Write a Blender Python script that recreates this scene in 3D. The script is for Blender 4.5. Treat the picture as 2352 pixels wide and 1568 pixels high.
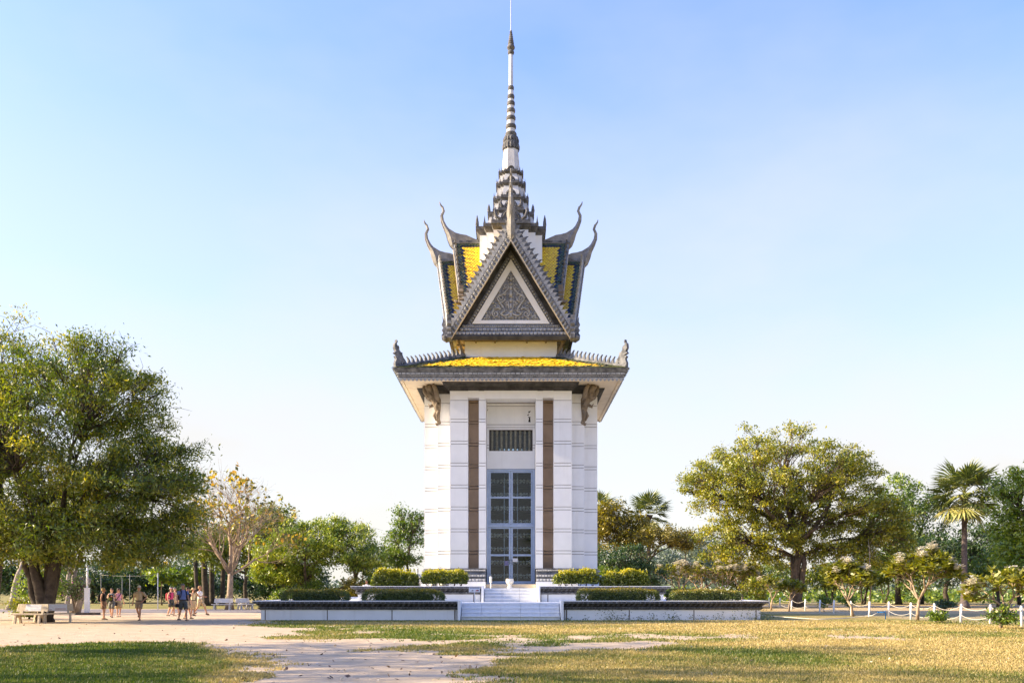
import bpy, math, random
import numpy as np
from mathutils import Vector, Matrix
PI = math.pi
scene = bpy.context.scene
for o in list(bpy.data.objects): bpy.data.objects.remove(o)
COL = scene.collection

# ------------------------------------------------------------------ camera
EYE, F, HY = 1.56, 2083.0, 1354.0          # eye height, focal length and horizon row in a 2352 px wide picture
cam_d = bpy.data.cameras.new('camera'); cam = bpy.data.objects.new('camera', cam_d); COL.objects.link(cam)
cam.location = (0, 0, EYE); cam.rotation_euler = (PI/2, 0, 0)
cam_d.sensor_width = 36; cam_d.lens = 36*F/2352; cam_d.shift_y = (HY-784)/2352
cam_d.clip_start = 0.1; cam_d.clip_end = 6000
scene.camera = cam
# ------------------------------------------------------------------ sky, sun, exposure
SUN_EL, SUN_AZ = math.radians(24), math.radians(-2)     # azimuth: degrees behind the picture plane, from the left
sdir = Vector((-math.cos(SUN_EL)*math.cos(SUN_AZ), math.cos(SUN_EL)*math.sin(SUN_AZ), math.sin(SUN_EL)))
SKY_SAT, SKY_HUE = 1.33, .519
SKY_HAZE = [(0,.98),(1,.0),(.14,.86),(.32,.58),(.60,.13)]
SKY_HAZE_COL = [(1.86, 1.78, 1.65), (1.73, 1.74, 1.78)]
world = bpy.data.worlds.new('World'); scene.world = world; world.use_nodes = True
wn = world.node_tree.nodes; wl = world.node_tree.links
sky = wn.new('ShaderNodeTexSky'); sky.sky_type = 'NISHITA'; sky.sun_disc = False
sky.sun_elevation = SUN_EL; sky.sun_rotation = math.atan2(sdir.x, sdir.y)
sky.altitude = 0; sky.air_density = 1.0; sky.dust_density = 1.6; sky.ozone_density = 3.0
bg = wn['Background']; bg.inputs['Strength'].default_value = 0.15
# pale haze that thickens towards the horizon, the same all round
hsv = wn.new('ShaderNodeHueSaturation'); hsv.inputs['Saturation'].default_value = SKY_SAT; hsv.inputs['Hue'].default_value = SKY_HUE; hsv.inputs['Value'].default_value = 1.02; wl.new(sky.outputs['Color'], hsv.inputs['Color'])
tcw = wn.new('ShaderNodeTexCoord'); sxyz = wn.new('ShaderNodeSeparateXYZ'); wl.new(tcw.outputs['Generated'], sxyz.inputs[0])
hz = wn.new('ShaderNodeValToRGB'); hz.color_ramp.interpolation = 'EASE'
for i, (p_, v_) in enumerate(SKY_HAZE):
    e_ = hz.color_ramp.elements[i] if i < 2 else hz.color_ramp.elements.new(p_)
    e_.position = p_; e_.color = (v_, v_, v_, 1)
wl.new(sxyz.outputs['Z'], hz.inputs['Fac'])
hmx = wn.new('ShaderNodeMix'); hmx.data_type = 'RGBA'; 
hcr = wn.new('ShaderNodeValToRGB'); hcr.color_ramp.elements[0].color = (*SKY_HAZE_COL[0], 1); hcr.color_ramp.elements[1].color = (*SKY_HAZE_COL[1], 1); hcr.color_ramp.elements[1].position = .22
wl.new(sxyz.outputs['Z'], hcr.inputs['Fac']); wl.new(hcr.outputs['Color'], hmx.inputs[7])
cmap = wn.new('ShaderNodeMapping'); cmap.inputs['Scale'].default_value = (2.2, 2.2, 5.0); wl.new(tcw.outputs['Generated'], cmap.inputs['Vector'])
cno = wn.new('ShaderNodeTexNoise'); cno.inputs['Scale'].default_value = 1.0; cno.inputs['Detail'].default_value = 5; cno.inputs['Roughness'].default_value = .55; wl.new(cmap.outputs['Vector'], cno.inputs['Vector'])
crg = wn.new('ShaderNodeMapRange'); crg.inputs['From Min'].default_value = .42; crg.inputs['From Max'].default_value = .75; crg.inputs['To Max'].default_value = .22; wl.new(cno.outputs['Fac'], crg.inputs['Value'])
cad = wn.new('ShaderNodeMath'); cad.operation = 'ADD'; cad.use_clamp = True; wl.new(hz.outputs['Color'], cad.inputs[0]); wl.new(crg.outputs['Result'], cad.inputs[1])
wl.new(cad.outputs[0], hmx.inputs[0]); wl.new(hsv.outputs['Color'], hmx.inputs[6]); wl.new(hmx.outputs[2], bg.inputs['Color'])
sun_d = bpy.data.lights.new('sun', 'SUN'); sun = bpy.data.objects.new('sun', sun_d); COL.objects.link(sun)
sun_d.energy = 3.8; sun_d.angle = math.radians(0.55); sun_d.color = (1.0, 0.81, 0.56)
sun.rotation_euler = (-sdir).to_track_quat('-Z', 'Y').to_euler()
sun.location = sdir*80
vs = scene.view_settings
vs.view_transform = 'Standard'; vs.look = 'None'; vs.gamma = 1; vs.use_curve_mapping = False
vs.exposure = 1.86

# ------------------------------------------------------------------ pixel helpers (2352 px wide picture)
def gy(py): return EYE*F/(py-HY)                       # distance of a ground point on picture row py
def wx(px, y): return (px-1176)*y/F
def wz(py, y): return EYE+(HY-py)*y/F
def gp(px, py):
    y = gy(py); return (wx(px, y), y, 0.0)

# ------------------------------------------------------------------ materials
MATS = {}
def lin(c):
    return tuple(((v/12.92) if v <= .04045 else ((v+.055)/1.055)**2.4) for v in c)
def mat(name, c1, c2=None, scale=2.0, rough=.8, bump=0., bscale=None, detail=5, lo=.35, hi=.65, spec=.3, streak=None, metal=0., coords='pos'):
    m = bpy.data.materials.new(name); m.use_nodes = True
    n, l = m.node_tree.nodes, m.node_tree.links
    p = n['Principled BSDF']; p.inputs['Roughness'].default_value = rough
    p.inputs['Specular IOR Level'].default_value = spec; p.inputs['Metallic'].default_value = metal
    geo = n.new('ShaderNodeNewGeometry')
    def noise(sc, vec=None, det=detail):
        t = n.new('ShaderNodeTexNoise'); t.inputs['Scale'].default_value = sc; t.inputs['Detail'].default_value = det
        t.inputs['Roughness'].default_value = .6
        l.new(vec if vec else geo.outputs['Position'], t.inputs['Vector']); return t.outputs['Fac']
    if c2 is None: c2 = tuple(v*.86 for v in c1)
    r = n.new('ShaderNodeValToRGB'); r.color_ramp.elements[0].position = lo; r.color_ramp.elements[1].position = hi
    r.color_ramp.elements[0].color = (*c1, 1); r.color_ramp.elements[1].color = (*c2, 1)
    l.new(noise(scale), r.inputs['Fac']); col = r.outputs['Color']
    if streak:                                         # rain streaks: noise stretched along z
        c3, amt, sc = streak
        mp = n.new('ShaderNodeMapping'); mp.inputs['Scale'].default_value = (sc, sc, sc*.08)
        l.new(geo.outputs['Position'], mp.inputs['Vector'])
        f = n.new('ShaderNodeMapRange'); f.inputs['From Min'].default_value = .56; f.inputs['From Max'].default_value = .78
        f.inputs['To Max'].default_value = amt
        l.new(noise(1.0, mp.outputs['Vector'], 8), f.inputs['Value'])
        mx = n.new('ShaderNodeMix'); mx.data_type = 'RGBA'; mx.inputs[7].default_value = (*c3, 1)
        l.new(f.outputs['Result'], mx.inputs[0]); l.new(col, mx.inputs[6]); col = mx.outputs[2]
    l.new(col, p.inputs['Base Color'])
    if bump:
        b = n.new('ShaderNodeBump'); b.inputs['Strength'].default_value = bump; b.inputs['Distance'].default_value = .05
        l.new(noise(bscale or scale*6), b.inputs['Height']); l.new(b.outputs['Normal'], p.inputs['Normal'])
    MATS[name] = m; return m
def leafmat(name, cols, trans=.4, gloss=.06, pos=None):
    m = bpy.data.materials.new(name); m.use_nodes = True
    n, l = m.node_tree.nodes, m.node_tree.links
    n.remove(n['Principled BSDF']); out = n['Material Output']
    at = n.new('ShaderNodeAttribute'); at.attribute_name = 'var'
    r = n.new('ShaderNodeValToRGB'); els = r.color_ramp.elements
    while len(els) < len(cols): els.new(.5)
    for i, c in enumerate(cols):
        els[i].position = pos[i] if pos else i/(len(cols)-1); els[i].color = (*c, 1)
    l.new(at.outputs['Fac'], r.inputs['Fac'])
    d = n.new('ShaderNodeBsdfDiffuse'); t = n.new('ShaderNodeBsdfTranslucent'); g = n.new('ShaderNodeBsdfGlossy')
    g.inputs['Roughness'].default_value = .45
    hs = n.new('ShaderNodeHueSaturation'); hs.inputs['Saturation'].default_value = 1.15; hs.inputs['Value'].default_value = 1.25
    l.new(r.outputs['Color'], d.inputs['Color']); l.new(r.outputs['Color'], hs.inputs['Color']); l.new(hs.outputs['Color'], t.inputs['Color'])
    m1 = n.new('ShaderNodeMixShader'); m1.inputs[0].default_value = trans
    l.new(d.outputs[0], m1.inputs[1]); l.new(t.outputs[0], m1.inputs[2])
    m2 = n.new('ShaderNodeMixShader'); m2.inputs[0].default_value = gloss
    l.new(m1.outputs[0], m2.inputs[1]); l.new(g.outputs[0], m2.inputs[2]); l.new(m2.outputs[0], out.inputs['Surface'])
    MATS[name] = m; return m

W = mat('white_paint', (.84, .835, .82), (.785, .78, .765), 1.1, .75, .08, 30, streak=((.50, .47, .42), .22, 2.2))
WS = mat('weathered_spire_white', (.64, .63, .61), (.50, .49, .475), 3.0, .8, .1, 20, streak=((.25, .24, .23), .5, 4))
WT = mat('terrace_white', (.84, .84, .83), (.77, .77, .76), .9, .7, .08, 25, streak=((.42, .40, .36), .40, 1.7))
MARBLE = mat('pale_marble', (.72, .73, .75), (.58, .60, .63), 2.3, .45, .05, 20, detail=8)
TILEC = mat('cream_tile', (.66, .56, .40), (.58, .46, .30), 3, .5)
JOINT = mat('joint_shadow_gap', (.20, .17, .14), (.15, .13, .11), 4, .9)
GALL = mat('bounce_tan_plaster', (.40, .285, .19), (.33, .23, .15), 1.4, .85, .08, 25)  # warm bounced light put into the colour of cream-white plaster
STONE = mat('carved_cement', (.085, .088, .095), (.27, .27, .275), 3.2, .85, .55, 22, detail=9, lo=.38, hi=.68)
STONEB = mat('blue_grey_cement', (.13, .14, .16), (.26, .27, .29), 4.2, .85, .5, 24, detail=9)
STONES = mat('sooty_spire_cement', (.06, .06, .062), (.18, .175, .17), 4.0, .85, .5, 22, detail=8)
STONED = mat('dark_cement', (.035, .035, .035), (.085, .08, .075), 2.0, .9, .4, 16, detail=8)
STONEL = mat('worn_relief_cement', (.21, .213, .217), (.47, .47, .467), 5.0, .8, .35, 30, detail=8, lo=.3, hi=.62)
BROWNS = mat('brown_cement', (.16, .125, .09), (.26, .21, .155), 3.0, .85, .4, 20)
SOFF = mat('bounce_warm_soffit_paint', (.76, .65, .48), (.68, .57, .41), 1.5, .8, .05, 18, streak=((.35, .28, .2), .35, 1.5))  # warm bounce from sunlit surfaces put into the paint colour
YEL = mat('yellow_glazed_tile', (.90, .64, .018), (.62, .36, .010), 5.3, .33, .12, 40, detail=3, spec=.55)
GRN = mat('green_glazed_tile', (.028, .070, .040), (.13, .12, .028), 4.5, .30, .12, 40, detail=4, spec=.6)
NAVY = mat('navy_glazed_tile', (.010, .012, .035), (.02, .02, .03), 5.0, .3, spec=.6)
DOORB = mat('blue_grey_paint', (.43, .51, .64), (.34, .43, .58), 2.5, .5, .08, 20, streak=((.10, .14, .2), .45, 3))
BONE = mat('aged_bone', (.78, .72, .60), (.60, .53, .42), 14, .7, .2, 40)
DARKIN = mat('dark_interior', (.05, .05, .048), (.03, .03, .03), 2, .9)
SHELF = mat('dark_wood_shelf', (.075, .055, .042), (.05, .036, .028), 8, .6)
METAL = mat('pale_metal', (.55, .57, .6), (.45, .47, .5), 4, .4, spec=.5)
def glassmat(name, tint=(.80, .87, .92), refl=.0):
    m = bpy.data.materials.new(name); m.use_nodes = True
    n, l = m.node_tree.nodes, m.node_tree.links
    n.remove(n['Principled BSDF'])
    t = n.new('ShaderNodeBsdfTransparent'); t.inputs[0].default_value = (*tint, 1)
    g = n.new('ShaderNodeBsdfGlossy'); g.inputs['Roughness'].default_value = .03
    fr = n.new('ShaderNodeFresnel'); fr.inputs['IOR'].default_value = 1.42
    ad = n.new('ShaderNodeMath'); ad.operation = 'ADD'; ad.inputs[1].default_value = refl; ad.use_clamp = True
    l.new(fr.outputs[0], ad.inputs[0])
    mx = n.new('ShaderNodeMixShader'); l.new(ad.outputs[0], mx.inputs[0]); l.new(t.outputs[0], mx.inputs[1]); l.new(g.outputs[0], mx.inputs[2])
    l.new(mx.outputs[0], n['Material Output'].inputs['Surface']); return m
GLASS = glassmat('window_glass')

# ------------------------------------------------------------------ mesh builder
class MB:
    def __init__(s): s.v = []; s.f = []; s.m = []; s.sm = []
    def add(s, vs, fs, mi=0, smooth=False):
        b = len(s.v); s.v.extend([tuple(p) for p in vs])
        for f in fs: s.f.append(tuple(b+i for i in f)); s.m.append(mi); s.sm.append(smooth)
        return s
    def box(s, x0, x1, y0, y1, z0, z1, mi=0):
        return s.add([(x0,y0,z0),(x1,y0,z0),(x1,y1,z0),(x0,y1,z0),(x0,y0,z1),(x1,y0,z1),(x1,y1,z1),(x0,y1,z1)],
                     [(0,3,2,1),(4,5,6,7),(0,1,5,4),(1,2,6,5),(2,3,7,6),(3,0,4,7)], mi)
    def prism(s, poly, z0, z1, mi=0):                    # poly: CCW (x, y)
        n = len(poly)
        return s.add([(x,y,z0) for x,y in poly]+[(x,y,z1) for x,y in poly],
                     [tuple(range(n-1,-1,-1)), tuple(range(n,2*n))]+[(i,(i+1)%n,n+(i+1)%n,n+i) for i in range(n)], mi)
    def loft(s, rings, mi=0, cap=True, smooth=False, closed=True):
        n = len(rings[0]); vs = [p for r in rings for p in r]; fs = []
        for k in range(len(rings)-1):
            for i in range(n if closed else n-1):
                j = (i+1) % n; fs.append((k*n+i, k*n+j, (k+1)*n+j, (k+1)*n+i))
        if cap: fs += [tuple(range(n-1,-1,-1)), tuple(range((len(rings)-1)*n, len(rings)*n))]
        return s.add(vs, fs, mi, smooth)
    def lathe(s, prof, n=12, c=(0,0), mi=0, smooth=True):
        return s.loft([[(c[0]+r*math.cos(2*PI*i/n), c[1]+r*math.sin(2*PI*i/n), z) for i in range(n)] for r, z in prof], mi, True, smooth)
    def tube(s, pts, rad, n=6, mi=0, smooth=True, flat=None, up=None):
        pts = [Vector(p) for p in pts]
        if not hasattr(rad, '__len__'): rad = [rad]*len(pts)
        rings = []; prev = None
        for i, p in enumerate(pts):
            t = (pts[min(i+1, len(pts)-1)]-pts[max(i-1, 0)])
            if t.length < 1e-9: t = Vector((0,0,1))
            t.normalize()
            if prev is None:
                a = Vector(up) if up else (Vector((0,0,1)) if abs(t.z) < .9 else Vector((1,0,0)))
                prev = (a-t*a.dot(t)).normalized()
            else:
                q = prev-t*prev.dot(t); prev = q.normalized() if q.length > 1e-6 else prev
            b = t.cross(prev); r = rad[i]; f = 1 if flat is None else flat
            rings.append([tuple(p+prev*(r*math.cos(2*PI*k/n))+b*(r*f*math.sin(2*PI*k/n))) for k in range(n)])
        return s.loft(rings, mi, True, smooth)
    def plate(s, poly, w, T, mi=0):                      # outline (a, b) extruded +-w/2 along c, mapped by T(a, b, c)
        n = len(poly)
        return s.add([T(a,b,-w/2) for a,b in poly]+[T(a,b,w/2) for a,b in poly],
                     [tuple(range(n-1,-1,-1)), tuple(range(n,2*n))]+[(i,(i+1)%n,n+(i+1)%n,n+i) for i in range(n)], mi)
    def sphere(s, c, r, n=10, mi=0, k=None):
        k = k or max(4, n//2+1)
        rx, ry, rz = r if hasattr(r, '__len__') else (r,r,r)
        rings = []
        for j in range(k+1):
            ph = -PI/2+PI*j/k; q = max(math.cos(ph), .02)
            rings.append([(c[0]+rx*q*math.cos(2*PI*i/n), c[1]+ry*q*math.sin(2*PI*i/n), c[2]+rz*math.sin(ph)) for i in range(n)])
        return s.loft(rings, mi, True, True)
    def mesh(s, name, mats):
        me = bpy.data.meshes.new(name)
        me.from_pydata(s.v, [], s.f)
        for m in (mats if isinstance(mats, (list, tuple)) else [mats]): me.materials.append(m)
        if any(s.m): me.polygons.foreach_set('material_index', s.m)
        if any(s.sm): me.polygons.foreach_set('use_smooth', s.sm)
        me.update(); return me
    def obj(s, name, mats, parent=None, **kw): return link(name, s.mesh(name, mats), parent, **kw)
def link(name, data, parent=None, loc=None, rot=None, scale=None, label=None, cat=None, group=None, kind=None):
    o = bpy.data.objects.new(name, data); COL.objects.link(o)
    if parent is not None: o.parent = parent
    if loc is not None: o.location = loc
    if rot is not None: o.rotation_euler = rot
    if scale is not None: o.scale = scale if hasattr(scale, '__len__') else (scale,)*3
    if label: o['label'] = label
    if cat: o['category'] = cat
    if group: o['group'] = group
    if kind: o['kind'] = kind
    return o
def thing(name, label, cat, loc=(0,0,0), rz=0, group=None, scale=None):
    return link(name, None, None, loc, (0,0,rz), scale, label, cat, group)
def copy_tree(o, parent=None):
    c = o.copy(); COL.objects.link(c)
    if parent is not None: c.parent = parent
    for ch in list(o.children): copy_tree(ch, c)
    return c
def rotk(k, x, y):                                       # quarter turns
    for _ in range(k % 4): x, y = -y, x
    return x, y
class XF:                                                # an MB whose points go through a function
    pass
# ================================================================== the stupa
random.seed(5); RNG = np.random.default_rng(5)
X0, YC, ZB = -0.07, 60.0, 1.66
stupa = thing('memorial_stupa', 'tall white memorial stupa with yellow tiled roofs and a slender grey spire', 'tower', (X0, YC, ZB))
def part(name, mb, m, parent=None, label=None, kind=None):
    p = parent or stupa
    return link(name, mb.mesh(name, m), p, (0,0,-ZB) if p is stupa else None, label=label, kind=kind)
def redent(a1, a2, a3):
    base = [(-a1,-a3),(a1,-a3),(a1,-a2),(a2,-a2),(a2,-a1)]
    return [rotk(k, x, y) for k in range(4) for x, y in base]
def rr(z, a1, a2, a3, d=0): return [(x,y,z) for x,y in redent(a1+d, a2+d, a3+d)]
def sq(h, z): return [(-h,-h,z),(h,-h,z),(h,h,z),(-h,h,z)]
def rotmb(mb, k):
    r = MB(); r.f, r.m, r.sm = mb.f, mb.m, mb.sm
    r.v = [(*rotk(k, x, y), z) for x,y,z in mb.v]; return r
A1, A2, A3, S1, S0 = 3.67, 4.50, 5.37, 2.58, 1.93
B0 = 1.50
lines = [12.97]
for k in range(7): lines += [11.84-1.32*k, 11.84-1.32*k-.18]
lines.append(2.85)
courses = [(12.97, 13.55)]+[(lines[i+1], lines[i]) for i in range(len(lines)-1)]
G = .016
corner = [(-S1,-S1),(-A3,-S1),(-A3,-A1),(-A2,-A1),(-A2,-A2),(-A1,-A2),(-A1,-A3),(-S1,-A3)]
def inset(poly, d):
    n = len(poly); out = []
    for i in range(n):
        p0, p1, p2 = Vector(poly[i-1]), Vector(poly[i]), Vector(poly[(i+1) % n])
        e1 = (p1-p0).normalized(); e2 = (p2-p1).normalized()
        n1 = Vector((-e1.y, e1.x)); n2 = Vector((-e2.y, e2.x))
        out.append(tuple(p1+(n1+n2)*d))
    return out
# corner piers: one block for each course, over a recessed core that shows in the joints
for k in range(4):
    mb = MB(); mb.prism([rotk(k,*p) for p in inset(corner, .035)], 2.84, 13.54); part('pier_core', mb, JOINT)
for z0, z1 in courses:
    mb = MB(); mb.prism(corner, z0+G, z1-G); me = mb.mesh('wall_block', W)
    for k in range(4): link('wall_block', me, stupa, (0,0,-ZB), (0,0,k*PI/2))
# the narrow piers on both sides of each doorway
def narrow(z0, z1, s, i=0.):
    mb = MB(); xa, xb = (-S0+i, -B0-i) if s < 0 else (B0+i, S0-i)
    mb.box(xa, xb, -A3+i, -S0-i*.2, z0, z1)
    return mb
for s in (-1, 1):
    for k in range(4): part('pier_core', rotmb(narrow(2.84, 13.54, s, .03), k), JOINT)
    for z0, z1 in courses:
        mb = narrow(z0+G, z1-G, s)
        me = mb.mesh('wall_block', W)
        for k in range(4): link('wall_block', me, stupa, (0,0,-ZB), (0,0,k*PI/2))
for z0, z1 in courses:                                 # panels added in the slots, their brown stands for warm bounce and shade
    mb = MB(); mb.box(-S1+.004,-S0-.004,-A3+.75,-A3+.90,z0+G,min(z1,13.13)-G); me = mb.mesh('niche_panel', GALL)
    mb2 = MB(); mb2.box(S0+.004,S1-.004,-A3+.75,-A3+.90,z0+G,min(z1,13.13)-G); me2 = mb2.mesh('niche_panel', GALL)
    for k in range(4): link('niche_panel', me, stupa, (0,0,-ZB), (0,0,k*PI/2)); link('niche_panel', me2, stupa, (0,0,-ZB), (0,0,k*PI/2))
for k in range(4):                                     # lintels over the passages and doorways
    for s in (-1, 1):
        mb = MB(); xa, xb = sorted((s*S0+s*.004, s*S1-s*.004)); mb.box(xa, xb, -A3+.004, -S0-.7, 13.13, 13.55); part('lintel', rotmb(mb, k), W)
    mb = MB(); mb.box(-1.60, 1.60, -A3-.035, -A3+.5, 13.08, 13.545); mb.box(-1.49, 1.49, -A3+.5, -3.74, 13.16, 13.54)
    part('lintel', rotmb(mb, k), W, label='proud white lintel beam over the doorway')
mb = MB(); mb.prism(redent(A1-.1, A2-.1, A3-.1), 13.556, 14.0); part('ceiling_slab', mb, STONED)
# carved plinth below the walls, broken by the four doorways
def plinth_poly(d):
    c = corner; x1 = A3+d
    return [(-B0-.02,-B0-.02),(-A3-d,-B0-.02),(-A3-d,-A1-d),(-A2-d,-A1-d),(-A2-d,-A2-d),(-A1-d,-A2-d),(-A1-d,-A3-d),(-B0-.02,-A3-d)]
def petal_row(mb, p0, p1, n, hgt, out, depth=.035, mi=0, fill=.86, point=False):
    p0, p1, out = Vector(p0), Vector(p1), Vector(out)
    st = (p1-p0)/n
    for i in range(n):
        a = p0+st*(i+.5-fill/2); b = p0+st*(i+.5+fill/2); c = (a+b)/2
        up = Vector((0,0,hgt))
        if point: mb.add([a+up, b+up, b+up*.35+out*depth*.5, c+out*depth, a+up*.35+out*depth*.5], [(0,4,3,2,1),(0,1,2),(0,2,4),(4,2,3)], mi)
        else: mb.add([a, b, b+up, a+up, c+up*.5+out*depth], [(0,1,4),(1,2,4),(2,3,4),(3,0,4)], mi)
mb0 = MB(); prof = [(.30,2.05),(.30,2.24),(.20,2.26),(.20,2.30),(.26,2.33),(.26,2.47),(.12,2.50),(.10,2.58),(.10,2.66),(.16,2.68),(.16,2.76),(.06,2.78),(.05,2.85)]
for (d0, z0), (d1, z1) in zip(prof[:-1], prof[1:]):
    pass
for k in range(4):
    mb = MB(); rings = [[(*rotk(k,x,y), z) for x,y in plinth_poly(d)] for d, z in prof]
    mb.loft(rings)
    pl = part('plinth', mb, STONE)
    rel = MB()
    for (z, h, d, step) in ((2.07,.16,.30,.20),(2.345,.11,.26,.17),(2.69,.06,.16,.10)):
        P = plinth_poly(d)
        for i in (2,4,6):
            (xa,ya),(xb,yb) = P[i], P[i+1]
            petal_row(rel, (xa,ya,z), (xb,yb,z), max(2, int(abs(xb-xa)/step)), h, (0,-1,0))
        for i in (1,3,5):
            (xa,ya),(xb,yb) = P[i], P[i+1]
            petal_row(rel, (xa,ya,z), (xb,yb,z), max(2, int(abs(yb-ya)/step)), h, (-1,0,0))
    link('carved_band', rotmb(rel, k).mesh('carved_band', STONEL), pl, kind='stuff')
    mb = MB(); mb.prism([rotk(k,*p) for p in plinth_poly(.34)], 1.66, 2.05); part('plinth_base', mb, WT)
# top cornice of the walls and the soffit of the lower eaves
mb = MB()
mb.loft([rr(z, A1, A2, A3, d) for d, z in ((.02,13.556),(.06,13.60),(.06,13.66),(.13,13.69),(.13,13.75),(.20,13.80),(.34,13.90),(.42,13.95),(.42,13.995))])
co = part('wall_cornice', mb, STONED)
rel = MB()
for k in range(4):
    r = MB()
    for (za, h, d, stp) in ((13.605,.05,.06,.11),(13.695,.05,.13,.11),(13.81,.12,.24,.22)):
        petal_row(r, (-A1-d,-A3-d,za), (A1+d,-A3-d,za), int(2*A1/stp), h, (0,-1,0), .03)
    rel.add(rotmb(r, k).v, r.f)
link('carved_band', rel.mesh('carved_band', STONED), co, kind='stuff')
mb = MB()
mb.loft([sq(h, z) for h, z in ((6.60,14.03),(6.60,14.10),(6.66,14.12),(6.66,14.17),(6.72,14.20),(6.72,14.33),(6.78,14.36),(6.83,14.45),(6.90,14.50),(6.90,14.58))])
eave = part('eave_fascia', mb, STONE)
mb = MB(); mb.loft([sq(6.50,13.998), sq(6.50,14.028)]); part('soffit', mb, SOFF)
mb = MB()
for k in range(4):
    r = MB(); r.box(-6.5, 6.5, -6.55, -6.40, 13.90, 13.996); mb.add(rotmb(r,k).v, r.f)
part('soffit_trim', mb, SOFF)
rel = MB()
for k in range(4):
    r = MB()
    petal_row(r, (-6.66,-6.665,14.12), (6.66,-6.665,14.12), 110, .05, (0,-1,0), .03)
    petal_row(r, (-6.72,-6.725,14.21), (6.72,-6.725,14.21), 48, .11, (0,-1,0), .03)
    rel.add(rotmb(r,k).v, r.f)
link('carved_band', rel.mesh('carved_band', STONEL), eave, kind='stuff')
# hanging leaf fringe
pen = MB(); o = [(-.11,.17),(-.115,.09),(-.05,.10),(-.075,.03),(0,-.04),(.075,.03),(.05,.10),(.115,.09),(.11,.17)]
pen.plate(o, .05, lambda a,b,c: (a, c, b)); pen_me = pen.mesh('fringe_leaf', STONEL)
for k in range(4):
    for i in range(55):
        x = -6.49+12.98*i/54; xx, yy = rotk(k, x, -6.585)
        link('fringe_leaf', pen_me, stupa, (xx, yy, 13.875-ZB), (0,0,k*PI/2))
# ------------------------------------------------------------------ glazed tiles
TW, TH = .19, .15
def tile_geo(mb, o, u, v, n, w=TW, h=TH, mi=0, lift=None):
    lift = lift if lift is not None else .03
    P = lambda a, b, c: tuple(o+u*a+v*b+n*c)
    mb.add([P(-w*.5,0,.004), P(w*.5,0,.004), P(w*.5,h*.75,lift*.8), P(0,h*1.45,lift), P(-w*.5,h*.75,lift*.8), P(0,h*1.45,lift-.02), P(-w*.5,h*.75,lift*.8-.02), P(w*.5,h*.75,lift*.8-.02)],
           [(0,4,3,2,1),(4,6,5,3),(3,5,7,2)], mi)
tm = MB(); tile_geo(tm, Vector((0,0,0)), Vector((1,0,0)), Vector((0,1,0)), Vector((0,0,-1)))
TILE_ME = tm.mesh('roof_tile', YEL)
def lay_tiles(mb, P0, u, v, U0, U1, V, colour, rnd=.006, picked=None):
    """rows from v=0 (ridge) down to v=V; U0(v), U1(v): lateral limits; colour(a, b) -> material index or None"""
    n = u.cross(v); n = n if n.z > 0 else -n
    row = 0; b = 0.
    while b < V:
        a0, a1 = U0(b), U1(b); off = (row % 2)*TW*.5
        i0 = math.ceil((a0-off)/TW); i1 = math.floor((a1-off)/TW)
        for i in range(i0, i1+1):
            a = off+i*TW; ci = colour(a, b)
            if ci is None: continue
            if picked is not None and ci == 0 and picked(a, b):
                M = Matrix((u, v, -(u.cross(v)) if False else u.cross(v))).transposed().to_4x4()
                picks.append((P0+u*a+v*b+n*random.uniform(0,rnd), u, v, n)); continue
            tile_geo(mb, P0+u*a+v*b+n*random.uniform(0,rnd), u, v, n, mi=ci, lift=random.choice((.02,.03,.035,.05,.07)) if random.random() < .4 else .03)
        b += TH; row += 1
picks = []
# lower hipped roof
LZ0, LZ1, LH0, LH1 = 14.585, 16.2, 6.92, 2.91
mb = MB(); mb.loft([sq(LH0, LZ0), sq((LH0+LH1)/2, (LZ0+LZ1)/2-.06), sq(LH1, LZ1)]); lowroof = part('lower_roof', mb, GRN)
tl = MB()
for k in range(4):
    r = MB(); L = math.hypot(LH0-LH1, LZ1-LZ0)
    v = Vector((0, -(LH0-LH1)/L, -(LZ1-LZ0)/L)); u = Vector((1,0,0)); P0 = Vector((0,-LH1,LZ1))
    def colour(a, b):
        half = LH1+(LH0-LH1)*b/L
        m = half-abs(a)
        return 1 if (m < .75 or b > L-.35) else (2 if (m < .95 or b > L-.50) else 0)
    lay_tiles(r, P0+Vector((0,0,.0)), u, v, lambda b: -(LH1+(LH0-LH1)*b/L)+.05, lambda b: LH1+(LH0-LH1)*b/L-.05, L-.05, colour)
    tl.add(rotmb(r,k).v, r.f); tl.m[-len(r.f):] = r.m
link('tile_cover', tl.mesh('tile_cover', [YEL, GRN, NAVY]), lowroof, kind='stuff')
fin = MB(); fin.plate([(-.13,0),(.12,0),(.10,.16),(.02,.30),(-.12,.44),(-.05,.28),(-.08,.14)], .11, lambda a,b,c: (a, c, b))
fin_me = fin.mesh('ridge_fin', STONE)
ang = math.atan2(LZ1-LZ0, (LH0-LH1)*math.sqrt(2))
naga = [(220,650),(215,560),(240,470),(215,410),(265,385),(200,350),(230,300),(205,230),(210,140),(240,100),(245,45),(262,90),(245,140),(262,190),(275,170),(290,210),(290,260),(325,310),(345,300),(350,360),(370,410),(360,460),(385,455),(385,515),(330,540),(325,590),(362,650)]
naga = [((x-290)*.0040, (650-y)*.00268) for x, y in naga][::-1]
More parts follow.
